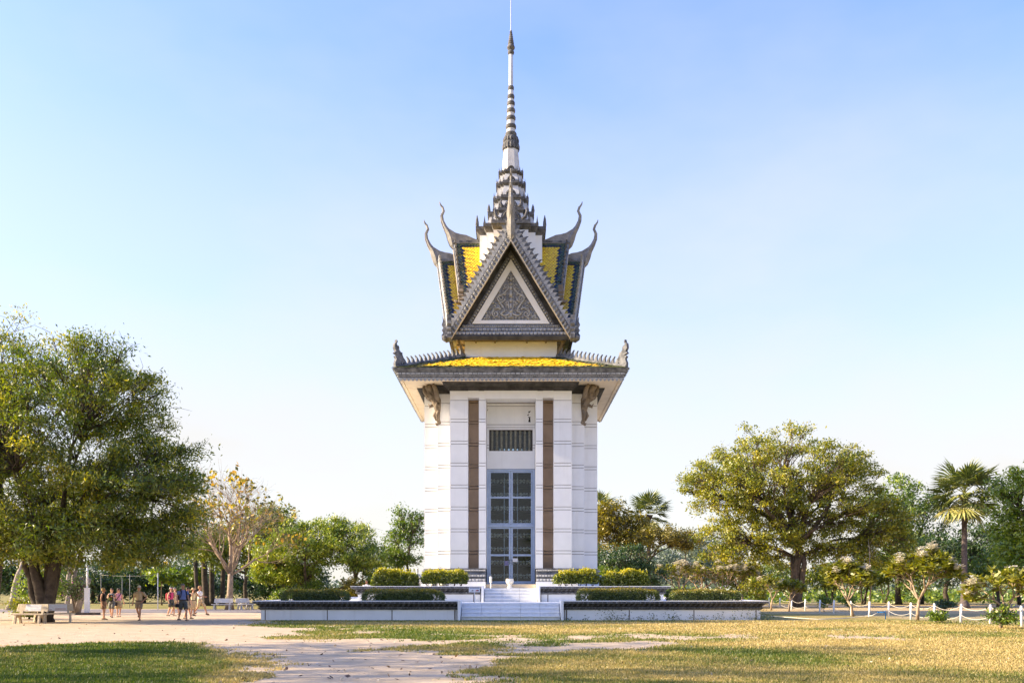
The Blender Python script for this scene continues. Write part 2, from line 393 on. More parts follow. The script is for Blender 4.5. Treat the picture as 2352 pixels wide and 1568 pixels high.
for k in range(4):
    c = Vector((-1,-1,0)).normalized(); cx, cy = rotk(k, c.x, c.y); d = Vector((cx,cy,0))
    p0 = d*(6.78*math.sqrt(2)); p0.z = 14.64; p1 = d*(2.93*math.sqrt(2)); p1.z = 16.30
    mb = MB(); mb.tube([p0, (p0+p1)/2+Vector((0,0,-.05)), p1], [.14,.13,.13], 6, smooth=False); hip = part('hip_ridge', mb, STONE)
    rz = math.atan2(-d.y, -d.x)
    for i in range(16):
        t = (i+1.2)/17; p = p0.lerp(p1, t); 
        link('ridge_fin', fin_me, stupa, (p.x, p.y, p.z+.05-.1*t*(1-t)-ZB), (0,-ang*.6,rz))
    mb = MB(); a = d*1.0
    mb.plate(naga, .20, lambda a_,b_,c_: tuple(d*(6.62*math.sqrt(2)-a_)+Vector((0,0,14.62+b_))+Vector((-d.y,d.x,0))*c_))
    part('corner_naga_finial', mb, STONE)
# winged bracket figures under the eave corners
for k in range(4):
    d = Vector((*rotk(k, -.7071, -.7071), 0)); s = Vector((-d.y, d.x, 0))
    mb = MB(); C = lambda v,z,w=0: d*v+s*w+Vector((0,0,z))
    mb.tube([C(6.12,11.55),C(6.20,11.75),C(6.26,12.0),C(6.30,12.35),C(6.36,12.75),C(6.45,13.1),C(6.66,13.45),C(6.95,13.72),C(7.15,13.92)],[.05,.17,.12,.15,.22,.30,.27,.22,.20],8)
    mb.sphere(C(6.95,13.30), (.20,.20,.23), 8); mb.tube([C(7.0,13.45),C(7.05,13.7),C(7.02,13.85)],[.14,.09,.03],6)
    mb.tube([C(7.10,13.27),C(7.30,13.20)],[.08,.02],5)
    mb.tube([C(6.2,11.72),C(6.42,11.66),C(6.50,11.75)],[.10,.08,.03],6)
    for w in (-1,1):
        mb.tube([C(6.5,13.1,.2*w),C(6.75,13.35,.42*w),C(6.95,13.7,.50*w),C(7.1,13.95,.42*w)],[.12,.16,.14,.08],6)
        mb.tube([C(6.45,12.9,.2*w),C(6.7,12.75,.32*w),C(6.75,12.95,.40*w)],[.11,.09,.02],6)
        mb.tube([C(6.34,12.5,.1*w),C(6.50,12.2,.14*w),C(6.36,11.9,.06*w)],[.12,.10,.07],6)
    part('winged_bracket_figure', mb, BROWNS)
# drum under the upper roofs
mb = MB(); mb.loft([sq(2.905,16.1), sq(2.905,17.16)]); part('drum_wall', mb, W)
mb = MB(); mb.loft([sq(3.45,17.165), sq(3.45,17.26)]); sf = part('upper_soffit', mb, BROWNS)
mb = MB()
for k in range(4):
    for x in (-2.2,-1.0,1.0,2.2):
        r = MB(); r.box(x-.05,x+.05,-3.44,-2.92,17.07,17.163); mb.add(rotmb(r,k).v, r.f)
link('soffit_beam', mb.mesh('soffit_beam', BROWNS), sf)
for k in range(4):                                     # sloping corner struts
    d = Vector((*rotk(k,-1,-1),0)); mb = MB()
    mb.tube([d*2.92+Vector((0,0,16.3)), d*3.28+Vector((0,0,17.14))], [.09,.11], 4, smooth=False); part('corner_strut', mb, BROWNS)
# ------------------------------------------------------------------ cross gables, two tiers
SL = (23.3-17.3)/3.88
def arm(k):
    T = lambda u,v,z: (*rotk(k, u, -v), z)
    TV = lambda u,v,z: Vector(T(u,v,z))
    for tier, (zr, vr, ue, ze, ve) in enumerate(((23.3,4.74,3.92,17.24,3.78),(24.5,3.70,3.05,19.72,3.08))):
        mb = MB(); th = .13
        for s in (-1,1):
            q = [(0,0,zr),(0,vr,zr),(s*ue,ve,ze),(s*ue,0,ze)]
            mb.add([T(*p) for p in q]+[T(p[0]*(1-.02),p[1],p[2]-th*1.7) for p in q],
                   [(0,1,2,3),(7,6,5,4),(0,4,5,1),(1,5,6,2),(2,6,7,3),(3,7,4,0)])
        rf = part('upper_roof', mb, STONED)
        tl = MB()
        for s in (-1,1):
            L = math.hypot(ue, zr-ze)
            v = TV(s*ue,0,ze)-TV(0,0,zr); v.normalize(); u = TV(0,1,0)-TV(0,0,0)
            def colour(a, b, s=s):
                uu = ue*b/L; vend = vr+(ve-vr)*b/L
                vin = (3.70+(3.08-3.70)*min(1, b/(5.6)))
                if uu > a+.15: return None
                if tier == 0 and a < vin-.25 and 24.5-1.567*uu > 0 and uu < 3.0 and b < 5.6: return None
                m = vend-a
                if m < .06: return None
                if m < .37 or b < .26 or b > L-.12: return 1
                if m < .50 or b < .38: return 2
                return 0
            # the tiles of the slopes that face the front on the two side arms stay single pieces
            pk = (lambda a, b: True) if (k in (1,3) and ((k == 3 and s > 0) or (k == 1 and s < 0))) else None
            lay_tiles(tl, TV(0,0,zr), u, v, lambda b: .2, lambda b: vr+(ve-vr)*b/L, L-.05, colour, picked=pk)
        link('tile_cover', tl.mesh('tile_cover', [YEL, GRN, NAVY]), rf, kind='stuff')
        # barge boards with flame leaves
        for s in (-1,1):
            a = TV(0,vr,zr+.10); b = TV(s*(ue+.04),ve,ze-.04)
            e = (b-a).normalized(); ax = TV(0,1,0)-TV(0,0,0); inn = e.cross(ax); 
            if inn.z > 0: inn = -inn
            wd = .27 if tier == 0 else .24
            def bq(t, w, o): return tuple(a.lerp(b, t)+inn*w+ax*o)
            mb = MB(); n = 1
            mb.add([bq(0,-.05,-.06),bq(1,-.05,-.06),bq(1,wd,-.06),bq(0.0,wd+.12,-.06),bq(0,-.05,.16),bq(1,-.05,.16),bq(1,wd,.16),bq(0.0,wd+.12,.16)],
                   [(0,1,2,3),(7,6,5,4),(0,4,5,1),(1,5,6,2),(2,6,7,3),(3,7,4,0)])
            bb = part('barge_board', mb, STONE)
            tr = MB()
            w0 = wd+.02
            tr.add([bq(.03,w0,.0),bq(1,w0,.0),bq(1,w0+.04,.0),bq(.03,w0+.06,.0),bq(.03,w0,.20),bq(1,w0,.20),bq(1,w0+.04,.20),bq(.03,w0+.06,.20)],
                   [(0,1,2,3),(7,6,5,4),(0,4,5,1),(1,5,6,2),(2,6,7,3),(3,7,4,0)])
            link('inner_trim', tr.mesh('inner_trim', SOFF), bb, (0,0,0))
            # carved scrolls on the face of the board
            rel = MB(); Lb = (b-a).length; nn = int(Lb/.26)
            if tier == 0:
                for i in range(nn):
                    for row, (wc, sz) in enumerate(((.05,.07),(.19,.07))):
                        c = a.lerp(b, (i+.5+.3*row)/(nn+.3))+inn*wc+ax*.16
                        pts = [c+e*(sz*1.2*(1-q/7)*math.cos(q*.9+row))+inn*(sz*1.2*(1-q/7)*math.sin(q*.9+row))+ax*.02 for q in range(7)]
                        rel.tube(pts, [.045,.042,.038,.034,.03,.03,.03], 4)
                link('scroll_band', rel.mesh('scroll_band', STONEL), bb, kind='stuff')
            nfl = 25 if tier == 0 else 14
            ry = math.atan2(-inn.z, 1)
            up = (-inn*.86-e*.5).normalized()
            for i in range(nfl):
                p = a.lerp(b, (i+.7)/(nfl+.3))+ax*.05-inn*.03
                M = Matrix((e, ax, up)).transposed().to_4x4(); M.translation = p-Vector((0,0,ZB))
                o = link('flame_leaf', FLAME_ME if tier == 0 else FLAME_S, stupa); o.matrix_local = M
            # naga head turned up at the foot of the board
            f = TV(s*1,0,0)-TV(0,0,0)
            mb = MB(); b2 = b+ax*.02-Vector((0,0,.1)); sc = 1. if tier == 0 else .75
            out = [(-.25,-.12),(.05,-.22),(.30,-.05),(.33,.18),(.22,.34),(.30,.50),(.22,.66),(.32,.84),(.24,1.05),(.27,1.38),(.16,1.12),(.12,.86),(.04,.62),(-.02,.40),(-.10,.25),(-.25,.22)]
            mb.plate(out, .26, lambda x_,z_,c_: tuple(b2+f*(x_*sc)+ax*c_+Vector((0,0,z_*sc))))
            mb.tube([b2+f*.0*sc+ax*.05+Vector((0,0,.05)), b2+f*.10+ax*.28+Vector((0,0,-.02)), b2+f*.12+ax*.46+Vector((0,0,.10))], [.2*sc,.15*sc,.03], 6)
            part('naga_head', mb, STONE if tier == 0 else BROWNS)
        # ridge crest and horn finial (profile traced from the side gables)
        dv, dz = vr-3.70, zr-24.5
        top = [(2.07,24.62),(2.4,24.74),(2.96,24.99),(3.3,25.04),(3.66,25.14),(4.03,25.37),(4.35,25.52),(4.47,25.84),(4.52,26.29),(4.37,26.6),(4.46,26.86),(4.63,26.98),(4.72,27.13)]
        bot = [(4.66,26.93),(4.52,26.80),(4.48,26.60),(4.66,26.28),(4.62,25.84),(4.48,25.45),(4.30,25.18),(4.20,25.30),(4.03,25.05),(3.93,24.75),(3.86,24.40),(3.75,24.15),(3.62,24.42),(2.07,24.42)]
        mb = MB(); mb.plate([(x,y) for x,y in top+bot], .16, lambda a_,b_,c_: T(c_, a_+dv, b_+dz))
        # thick keel of the horn, diamond in section, pointed at its foot
        keel = [(3.78,24.0,.03),(3.86,24.30,.20),(3.96,24.75,.27),(4.12,25.15,.22),(4.38,25.55,.15),(4.55,25.95,.12),(4.58,26.3,.10),(4.45,26.6,.085),(4.54,26.85,.07),(4.68,27.05,.05),(4.72,27.22,.02)]
        mb.tube([T(0,a_+dv,b_+dz) for a_,b_,r_ in keel], [r_ for *_, r_ in keel], 4, smooth=False, up=T(0,1,0))
        part('horn_finial', mb, HORN)
        mb = MB(); mb.tube([T(0,.5,zr+.05), T(0,vr-.3,zr+.05)], .12, 6, smooth=False); part('ridge_cap', mb, STONE)
    # gable wall: dark recess, beaded border, white triangular frame, carved panel
    def tri(hw, z0, za, v0, v1, m, name, parent=None, hole=None):
        mb = MB()
        if hole is None:
            mb.add([T(-hw,v0,z0),T(hw,v0,z0),T(0,v0,za),T(-hw,v1,z0),T(hw,v1,z0),T(0,v1,za)],[(0,2,1),(3,4,5),(0,1,4,3),(1,2,5,4),(2,0,3,5)])
        else:
            h2,y0,ya = hole
            o = [(-hw,z0),(hw,z0),(0,za)]; i = [(-h2,y0),(h2,y0),(0,ya)]
            vs = [T(x,v,z) for v in (v0,v1) for x,z in o+i]
            fs = []
            for j in range(3):
                j2 = (j+1)%3
                fs += [(6+j,6+j2,9+j2,9+j),(j2,j,3+j,3+j2),(j,j2,6+j2,6+j),(9+j,9+j2,3+j2,3+j)]
            mb.add(vs, fs)
        return part(name, mb, m, parent)
    tri(3.46,17.9,23.1,3.0,3.40,STONED,'gable_wall')
    tri(2.78,18.02,22.72,3.402,3.45,STONE,'beaded_border',hole=(2.44,18.05,22.18))
    rel = MB()
    for s in (-1,1):
        for i in range(26):
            t = (i+.5)/26; c = Vector((s*2.61*(1-t),3.45,18.05+(22.42-18.05)*t)); rel.sphere(T(*c), .075, 6, k=4)
    part('bead_row', rel, STONEL, kind='stuff')
    tri(2.42,18.12,22.14,3.405,3.52,W,'pediment_frame',hole=(1.87,18.34,21.45))
    tri(1.86,18.345,21.44,3.406,3.43,STONEB,'pediment_panel')
    rel = MB(); Q = lambda x,y,o=0.: T((x-640)*.00315, 3.45+o, 18.36+(1230-y)*.00315)
    for s in (-1,1):
        m = lambda x: 640+s*(x-640)
        def spiral(cx, cy, r, turns, a0, dr, rad):
            pts = []; N = int(turns*12)
            for q in range(N+1):
                t = q/N; an = a0+dr*t*turns*2*PI; rad_ = r*(1-.82*t)
                pts.append(Q(m(cx+rad_*math.cos(an)), cy+rad_*math.sin(an), .02))
            rel.tube(pts, [rad*(1-.3*i/len(pts)) for i in range(len(pts))], 5)
        spiral(335,1105,75,1.5,-PI/2,-1,.055); spiral(440,800,85,1.6,0,1,.058); spiral(550,555,52,1.4,0,1,.045)
        spiral(560,890,52,1.4,PI,-1,.045); spiral(190,1170,50,1.4,-PI/2,-1,.042); spiral(1090,1180,0.1,1,0,1,.001)
        for pts, r in (([(640,1060),(585,1120),(500,1145),(440,1105),(470,1075),(520,1050),(480,960),(420,880),(365,800)],.06),
                       ([(365,800),(400,740),(480,720),(560,640),(605,570)],.055),([(440,1010),(380,985),(300,1000),(262,1070)],.055),
                       ([(262,1070),(230,1110),(250,1150)],.045),([(640,1060),(600,1000),(590,930),(600,880)],.045)):
            rel.tube([Q(m(x),y,.02) for x,y in pts], [r]*(len(pts)-1)+[r*.5], 5)
        for x,y,sz in ((600,1190,26),(540,1195,30),(470,1200,26),(400,1190,28),(300,1205,30),(210,1205,24),(120,1205,22),(290,900,28),(320,960,24),(420,690,24),(240,1010,22),(520,740,24),(590,420,22),(560,640,20),(610,350,18),(160,1100,22),(380,600,0.1),(640,700,20),(500,620,22),(350,1020,20)):
            for q in range(3):
                an = -PI/2+(q-1)*.75; rel.tube([Q(m(x),y,.01),Q(m(x+sz*.7*math.cos(an)),y+sz*.8*math.sin(an),.05),Q(m(x+sz*1.2*math.cos(an)),y+sz*1.5*math.sin(an),.0)],[.03,.045,.01],4)
    rg = np.random.default_rng(40)
    for yy in range(340,1220,62):
        hwid = (yy-275)*587/955-28
        for xx in range(40,int(max(hwid,0)),62):
            a0 = rg.uniform(0,6.28); rad_ = rg.uniform(15,24)
            for s in (-1,1):
                cx_ = 640+s*(xx+rg.uniform(-6,6)); pts = [Q(cx_+s*rad_*(1-q/9)*math.cos(a0+q*.8), yy+rad_*(1-q/9)*math.sin(a0+q*.8), .004) for q in range(8)]
                rel.tube(pts, [.026,.026,.024,.022,.02,.018,.016,.012], 4)
    for y0,y1,r0,r1 in ((1210,1080,.10,.07),(1080,1020,.12,.12),(1020,900,.05,.10),(900,780,.10,.06),(780,640,.11,.07),(640,560,.06,.08),(540,470,.09,.03),(460,380,.10,.06),(380,310,.07,.02)):
        rel.tube([Q(640,y0,.02),Q(640,(y0+y1)/2,.03),Q(640,y1,.02)],[r0*.8,(r0+r1)*.6,r1*.8],6)
    part('scroll_relief', rel, STONEL, kind='stuff')
    # entablature under the pediment
    for (hw, z0, z1, v1) in ((3.10,17.86,18.05,3.58),(3.30,17.58,17.855,3.66),(3.62,17.265,17.575,3.82)):
        mb = MB(); mb.add([T(-hw,2.95,z0),T(hw,2.95,z0),T(hw,v1,z0),T(-hw,v1,z0),T(-hw+.1,2.95,z1),T(hw-.1,2.95,z1),T(hw-.1,v1-.04,z1),T(-hw+.1,v1-.04,z1)],
               [(0,1,2,3),(7,6,5,4),(0,4,5,1),(1,5,6,2),(2,6,7,3),(3,7,4,0)])
        en = part('entablature', mb, STONE)
        rel = MB(); o = TV(0,1,0)-TV(0,0,0); h = (z1-z0)
        petal_row(rel, T(-hw+.12,v1-.02,z0+h*.12), T(hw-.12,v1-.02,z0+h*.12), int(2*hw/(.14 if h < .2 else .24)), h*.72, o, .08)
        link('carved_band', rel.mesh('carved_band', STONEL), en, kind='stuff')
HORN = mat('pale_weathered_cement', (.17,.165,.16), (.32,.30,.27), 2.4, .8, .3, 18)
fl = MB(); fl.plate([(-.14,-.05),(.14,-.05),(.15,.10),(.10,.22),(-.02,.36),(-.14,.46),(-.09,.30),(-.15,.18)], .12, lambda a,b,c: (-a, c, b))
fl.tube([(.04,-.07,.02),(.09,-.08,.10),(.04,-.08,.17),(-.03,-.08,.13),(0,-.08,.08)],[.035,.035,.03,.025,.02],4)
FLAME_ME = fl.mesh('flame_leaf', STONEL)
fs_ = MB(); fs_.plate([(-.09,-.04),(.09,-.04),(.10,.06),(-.01,.24),(-.09,.30),(-.06,.2),(-.10,.1)], .09, lambda a,b,c: (-a, c, b)); FLAME_S = fs_.mesh('flame_leaf', STONE)
for k in range(4): arm(k)
rf = [o for o in stupa.children if o.name.startswith('upper_roof')]
extra = MB()
random.shuffle(picks)
picks.sort(key=lambda q: -q[0].z)
for i, (p, u, v, n) in enumerate(picks):
    if i < 300:
        w = v.cross(u) if v.cross(u).dot(n) < 0 else -(v.cross(u))
        M = Matrix((u, v, -n)).transposed().to_4x4(); M.translation = p-Vector((0,0,ZB))
        o = link('roof_tile', TILE_ME, stupa); o.matrix_local = M
    else: tile_geo(extra, p, u, v, n)
part('tile_cover', extra, YEL, kind='stuff')
# ------------------------------------------------------------------ white shaft, crown tiers, spire
def rd(w, z, d=0.): return rr(z, w*.55, w*.78, w, d)
mb = MB(); mb.loft([rd(2.06,18.0), rd(2.02,24.72)]); part('shaft', mb, W)
spk = MB()
spk.add([(-.5,-.5,0),(.5,-.5,0),(.5,.5,0),(-.5,.5,0),(-.5,-.5,.35),(.5,-.5,.35),(.5,.5,.35),(-.5,.5,.35),(-.28,-.28,.42),(.28,-.28,.42),(.28,.28,.42),(-.28,.28,.42),(-.33,-.33,.55),(.33,-.33,.55),(.33,.33,.55),(-.33,.33,.55),(0,0,1.25)],
        [(0,1,5,4),(1,2,6,5),(2,3,7,6),(3,0,4,7),(4,5,9,8),(5,6,10,9),(6,7,11,10),(7,4,8,11),(8,9,13,12),(9,10,14,13),(10,11,15,14),(11,8,12,15),(12,13,16),(13,14,16),(14,15,16),(15,12,16)])
spk_me = spk.mesh('tier_spike', STONES)
TIERS = [(24.72,25.10,2.28,.22),(25.90,26.22,1.52,.19),(26.88,27.18,1.17,.17),(27.92,28.20,.98,.15),(28.78,29.0,.82,.13)]
for i, (z0, z1, w, s) in enumerate(TIERS):
    mb = MB(); h = z1-z0
    mb.loft([rd(w-.26,z0-.16), rd(w-.10,z0+h*.10), rd(w-.06,z0+h*.40), rd(w,z0+h*.42), rd(w,z1)])
    tr = part('crown_tier', mb, STONES)
    rel = MB()
    for k in range(4):
        r = MB(); petal_row(r, (-w*.55,-w+.05,z1), (w*.55,-w+.05,z1), int(w*9), .07, (0,-1,0), .05); rel.add(rotmb(r,k).v, r.f)
    link('petal_edge', rel.mesh('petal_edge', STONEL), tr, kind='stuff')
    for x, y in redent(w*.55-s*.4, w*.78-s*.4, w-s*.4):
        if not any(abs(abs(x)-p) < 1e-5 and abs(abs(y)-q) < 1e-5 for p, q in ((w*.55-s*.4, w*.78-s*.4), (w*.78-s*.4, w*.55-s*.4))):
            link('tier_spike', spk_me, stupa, (x, y, z1-.08-ZB), None, (s*.60, s*.60, s*2.2))
    for k in range(4):                                 # lunette with scrolls in the middle of each side
        mb = MB(); R = w*.30
        arc = [(R*math.cos(PI*q/8), R*1.15*math.sin(PI*q/8)) for q in range(9)]
        mb.plate(arc, .10, lambda a,b,c: (*rotk(k, a, -(w-.10)+c), z1-.01+b))
        mb.tube([(*rotk(k, R*.8*math.cos(PI*q/8), -(w-.04)), z1+R*.9*math.sin(PI*q/8)) for q in range(9)], .045, 4)
        if i < 2:
            for sx in (-1,1):
                mb.tube([(*rotk(k, sx*R*a, -(w-.08)), z1+R*b) for a,b in ((1.0,.1),(1.35,.3),(1.5,.8),(1.4,1.2))],[.10,.12,.08,.02],5)
        part('lunette', mb, STONES)
    if i < 4:
        zn, wn_ = TIERS[i+1][0], TIERS[i+1][2]
        mb = MB(); mb.loft([rd(wn_+.14 if i == 0 else wn_+.06, z1-.02), rd(wn_-.14, zn)]); part('shaft', mb, WS)
def octo(r, z, n=8): return [(r*math.cos(2*PI*(i+.5)/n), r*math.sin(2*PI*(i+.5)/n), z) for i in range(n)]
mb = MB(); mb.loft([octo(.66,28.98), octo(.50,30.60)]); part('spire_neck', mb, WS)
mb = MB()
for (z0, z1, r0, r1, n) in ((30.55,31.12,.56,.50,8),(31.05,31.46,.52,.46,8)):
    mb.lathe([(r0*.9,z0),(r1*.93,z1)], 16, smooth=False)
    for i in range(n*2):
        a = 2*PI*i/(n*2); w = PI/(n*2)*.98
        f = lambda r,an,z: (r*math.cos(an), r*math.sin(an), z)
        mb.add([f(r0*.95,a-w,z0+.14),f(r0*1.02,a,z0),f(r0*.95,a+w,z0+.14),f(r1*1.0,a+w,z1),f(r1*1.0,a-w,z1),f(r0*1.04,a,(z0+z1)/2)],[(0,1,5),(1,2,5),(2,3,5),(3,4,5),(4,0,5)])
part('lotus_collar', mb, STONES)
prof = [(.30,31.44)]; rings_ = []
zz, ww = 31.5, .37
zsx = [31.62,32.14,32.70,33.20,33.68,34.12,34.70,34.95]; rw = [.355,.325,.295,.27,.245,.22,.185,.165]
ringmb = MB()
for i in range(7):
    z, r = zsx[i], rw[i]
    prof += [(r*.86, z-.14),(r*.84, z+.16),(r*.80, zsx[i+1]-.20)]
    ringmb.lathe([(r*.80,z-.14),(r*.95,z-.13),(r*1.07,z-.06),(r*1.03,z),(r*1.10,z+.04),(r*1.0,z+.12),(r*.8,z+.15)], 16)
prof += [(.14,34.95),(.135,36.95),(.05,37.0)]
mb = MB(); mb.lathe(prof, 14); part('spire_cone', mb, WS)
part('spire_ring_set', ringmb, STONES)
mb = MB()
mb.lathe([(.10,36.9),(.18,36.95),(.225,37.05),(.20,37.15),(.13,37.2),(.14,37.24),(.25,37.32),(.265,37.42),(.22,37.54),(.15,37.6)]+[q for i in range(6) for q in ((.20-.022*i,37.63+.145*i),(.20-.022*i,37.70+.145*i),(.135-.016*i,37.745+.145*i))]+[(.03,38.55)], 14)
part('spire_bulb', mb, STONES)
mb = MB(); mb.lathe([(.07,38.5),(.07,38.53),(.03,38.55),(.028,41.6),(.004,41.8)], 8); part('lightning_rod', mb, METAL)
# ------------------------------------------------------------------ doorways
def bal_me():
    mb = MB(); mb.lathe([(.075,0),(.085,.05),(.085,.14),(.05,.17),(.08,.20),(.055,.23),(.085,.28),(.085,.33),(.06,.36),(.075,.40),(.075,.86),(.06,.90),(.085,.93),(.085,.98),(.055,1.02),(.08,1.06),(.05,1.10),(.085,1.13),(.085,1.27),(.075,1.33)], 10)
    return mb.mesh('baluster', BALM)
BALM = mat('grey_green_cement', (.17,.165,.125), (.25,.245,.19), 6, .85, .3, 30)
bal = bal_me(); DY = -3.70
for k in range(4):
    R = lambda mb: rotmb(mb, k)
    mb = MB()                                          # wall panel over the door with a window opening
    mb.box(-1.495,1.495,DY+.03,DY+.25,11.52,13.3); mb.box(-1.495,-1.36,DY+.03,DY+.25,9.06,11.52); mb.box(1.36,1.495,DY+.03,DY+.25,9.06,11.52); mb.box(-1.36,1.36,DY+.03,DY+.25,9.06,10.17)
    part('door_bay_core', R(mb), JOINT)
    for (xa,xb,za,zb) in ((-1.49,1.49,12.97,13.13),(-1.49,1.49,11.825,12.94),(-1.49,1.49,11.65,11.79),(-1.49,-1.35,10.56,11.62),(1.35,1.49,10.56,11.62),(-1.49,-1.35,10.39,10.53),(1.35,1.49,10.39,10.53),(-1.35,1.35,11.50,11.62),(-1.49,-1.35,10.18,10.36),(1.35,1.49,10.18,10.36),(-1.49,1.49,9.07,10.178)):
        mb = MB(); mb.box(xa,xb,DY,DY+.2,za,zb); part('wall_block', R(mb), W)
    mb = MB(); mb.box(-1.35,1.35,DY+.30,DY+.315,10.18,11.5); part('window_pane', R(mb), GLASS)
    mb = MB(); mb.box(-1.35,1.35,DY+.1,DY+.22,10.182,10.23,0); mb.box(-1.35,1.35,DY+.1,DY+.22,11.44,11.498); mb.box(-1.35,-1.28,DY+.1,DY+.22,10.23,11.44); mb.box(1.28,1.35,DY+.1,DY+.22,10.23,11.44); part('window_frame', R(mb), SHELF)
    for i in range(9):
        xx, yy = rotk(k, -1.16+2.32*i/8, DY+.15); link('baluster', bal, stupa, (xx,yy,10.2-ZB), None, (1,1,.95))
    # blue door frame with four leaves
    mb = MB(); fz0, fz1 = 1.91, 9.05
    mb.box(-1.49,-1.37,DY+.02,DY+.24,fz0,fz1); mb.box(1.37,1.49,DY+.02,DY+.24,fz0,fz1); mb.box(-1.37,1.37,DY+.02,DY+.24,8.95,fz1); mb.box(-1.37,1.37,DY-.03,DY+.24,5.47,5.60); mb.box(-1.37,1.37,DY+.02,DY+.24,fz0,1.99)
    fr = part('door_frame', R(mb), DOORB)
    for (za, zb, zr) in ((5.61,8.94,7.30),(2.0,5.46,3.72)):
        for s in (-1,1):
            mb = MB(); xa, xb = sorted((s*.012, s*1.36)); w = .112
            y0, y1 = DY+.07, DY+.17
            mb.box(xa,xa+w,y0,y1,za,zb); mb.box(xb-w,xb,y0,y1,za,zb)
            for (c0,c1) in ((za,za+w*.9),(zb-w*.9,zb),(zr-.06,zr+.06)): mb.box(xa+w,xb-w,y0+.003,y1-.003,c0,c1)
            lf = part('door_leaf', R(mb), DOORB)
            for (c0,c1) in ((za+w*.9,zr-.06),(zr+.06,zb-w*.9)):
                g = MB(); g.box(xa+w,xb-w,y0+.04,y0+.055,c0,c1); link('pane', R(g).mesh('pane', GLASS), lf)
            if za < 3:
                h = MB(); xh = s*.075; h.tube([(xh,y0,3.45),(xh,y0-.05,3.45),(xh,y0-.05,3.15),(xh,y0,3.15)],.016,5); link('handle', R(h).mesh('handle', SHELF), lf)
    mb = MB(); mb.box(-1.49,1.49,-5.36,DY+.26,1.665,1.905); 
    part('threshold', R(mb), TILEC)
# things fixed to the front doors: notices and a swallow-shaped stain patch are separate pieces
NOTE = mat('white_notice', (.75,.75,.76), (.7,.7,.72), 9, .6); NOTEV = mat('violet_notice', (.22,.20,.34), (.18,.17,.3), 9, .6)
mb = MB(); mb.box(.10,.42,DY+.055,DY+.066,3.30,3.52); part('door_notice', mb, NOTE, label='white paper notice on the right door leaf')
mb = MB(); mb.box(-.40,-.15,DY+.095,DY+.105,3.08,3.36); part('door_notice', mb, NOTEV, label='violet notice behind the left door glass')
STAIN = mat('black_peeled_paint', (.03,.028,.025), (.06,.055,.05), 9, .9)
for pts in ([(1.06,12.62),(1.24,12.66),(1.16,12.55),(1.05,12.48),(1.12,12.55)],[(1.0,12.42),(1.15,12.46),(1.07,12.36)],[(1.05,12.30),(1.13,12.22),(1.08,11.98),(1.22,11.95),(1.20,12.25),(1.24,12.28)],[(-1.46,12.73),(-1.41,12.80),(-1.44,12.64)]):
    mb = MB(); mb.plate([(a,b) for a,b in pts][::-1], .006, lambda a,b,c: (a, DY-.004+c, b)); part('peeled_patch', mb, STAIN)
mb = MB(); mb.box(-1.48,1.48,-3.45,3.45,1.87,1.90); mb.box(-3.45,-1.5,-1.48,1.48,1.87,1.90); mb.box(1.5,3.45,-1.48,1.48,1.87,1.90); part('inner_floor', mb, TILEC)
mb = MB(); mb.box(-1.7,1.7,-1.7,1.7,13.0,13.5); mb.box(-1.48,1.48,-3.4,3.4,13.3,13.5); part('inner_ceiling', mb, SOFF)
# glass display case with shelves of skulls in the core
case = thing('display_case', 'tall dark shelved display case behind the blue glass doors', 'display case', (X0,YC,1.90))
mb = MB(); mb.box(-1.44,1.44,-.95,.95,.0,8.2); link('case_core', mb.mesh('case_core', SHELF), case)
for x in (-1.33,-.42,.42,1.33):
    mb = MB(); mb.box(x-.03,x+.03,-2.42,-2.36,.0,8.2); link('case_post', mb.mesh('case_post', METAL), case)
shz = [.35+.86*i for i in range(9)]
for z in shz:
    mb = MB(); mb.box(-1.42,1.42,-2.40,-.955,z-.04,z+.06); link('shelf', mb.mesh('shelf', SHELF), case)
sk = MB()
sk.sphere((0,.02,.14), (.095,.12,.10), 10); sk.loft([[(.06*math.cos(a),-.06+.05*math.sin(a),z) for a in [2*PI*i/8 for i in range(8)]] for z in (.0,.08)], 0, True, True)
for s in (-1,1): sk.sphere((s*.036,-.095,.115), (.026,.02,.026), 6, 1)
sk.sphere((0,-.105,.075), (.014,.012,.022), 5, 1)
SK = sk.mesh('skull', [BONE, DARKIN])
rows = ['lowest', 'second', 'third', 'fourth', 'fifth', 'sixth', 'seventh', 'eighth', 'topmost']
for si, z in enumerate(shz):
    n = 13
    for i in range(n):
        link('skull', SK, None, (X0-1.25+2.5*i/(n-1)+random.uniform(-.02,.02), YC-2.26+random.uniform(-.03,.06), 1.90+z+.062), (0,0,random.uniform(-.5,.5)), random.uniform(1.05,1.25),
             'weathered skull on the %s shelf of the display case' % rows[si], 'skull', 'skulls on the %s shelf of the display case' % rows[si])
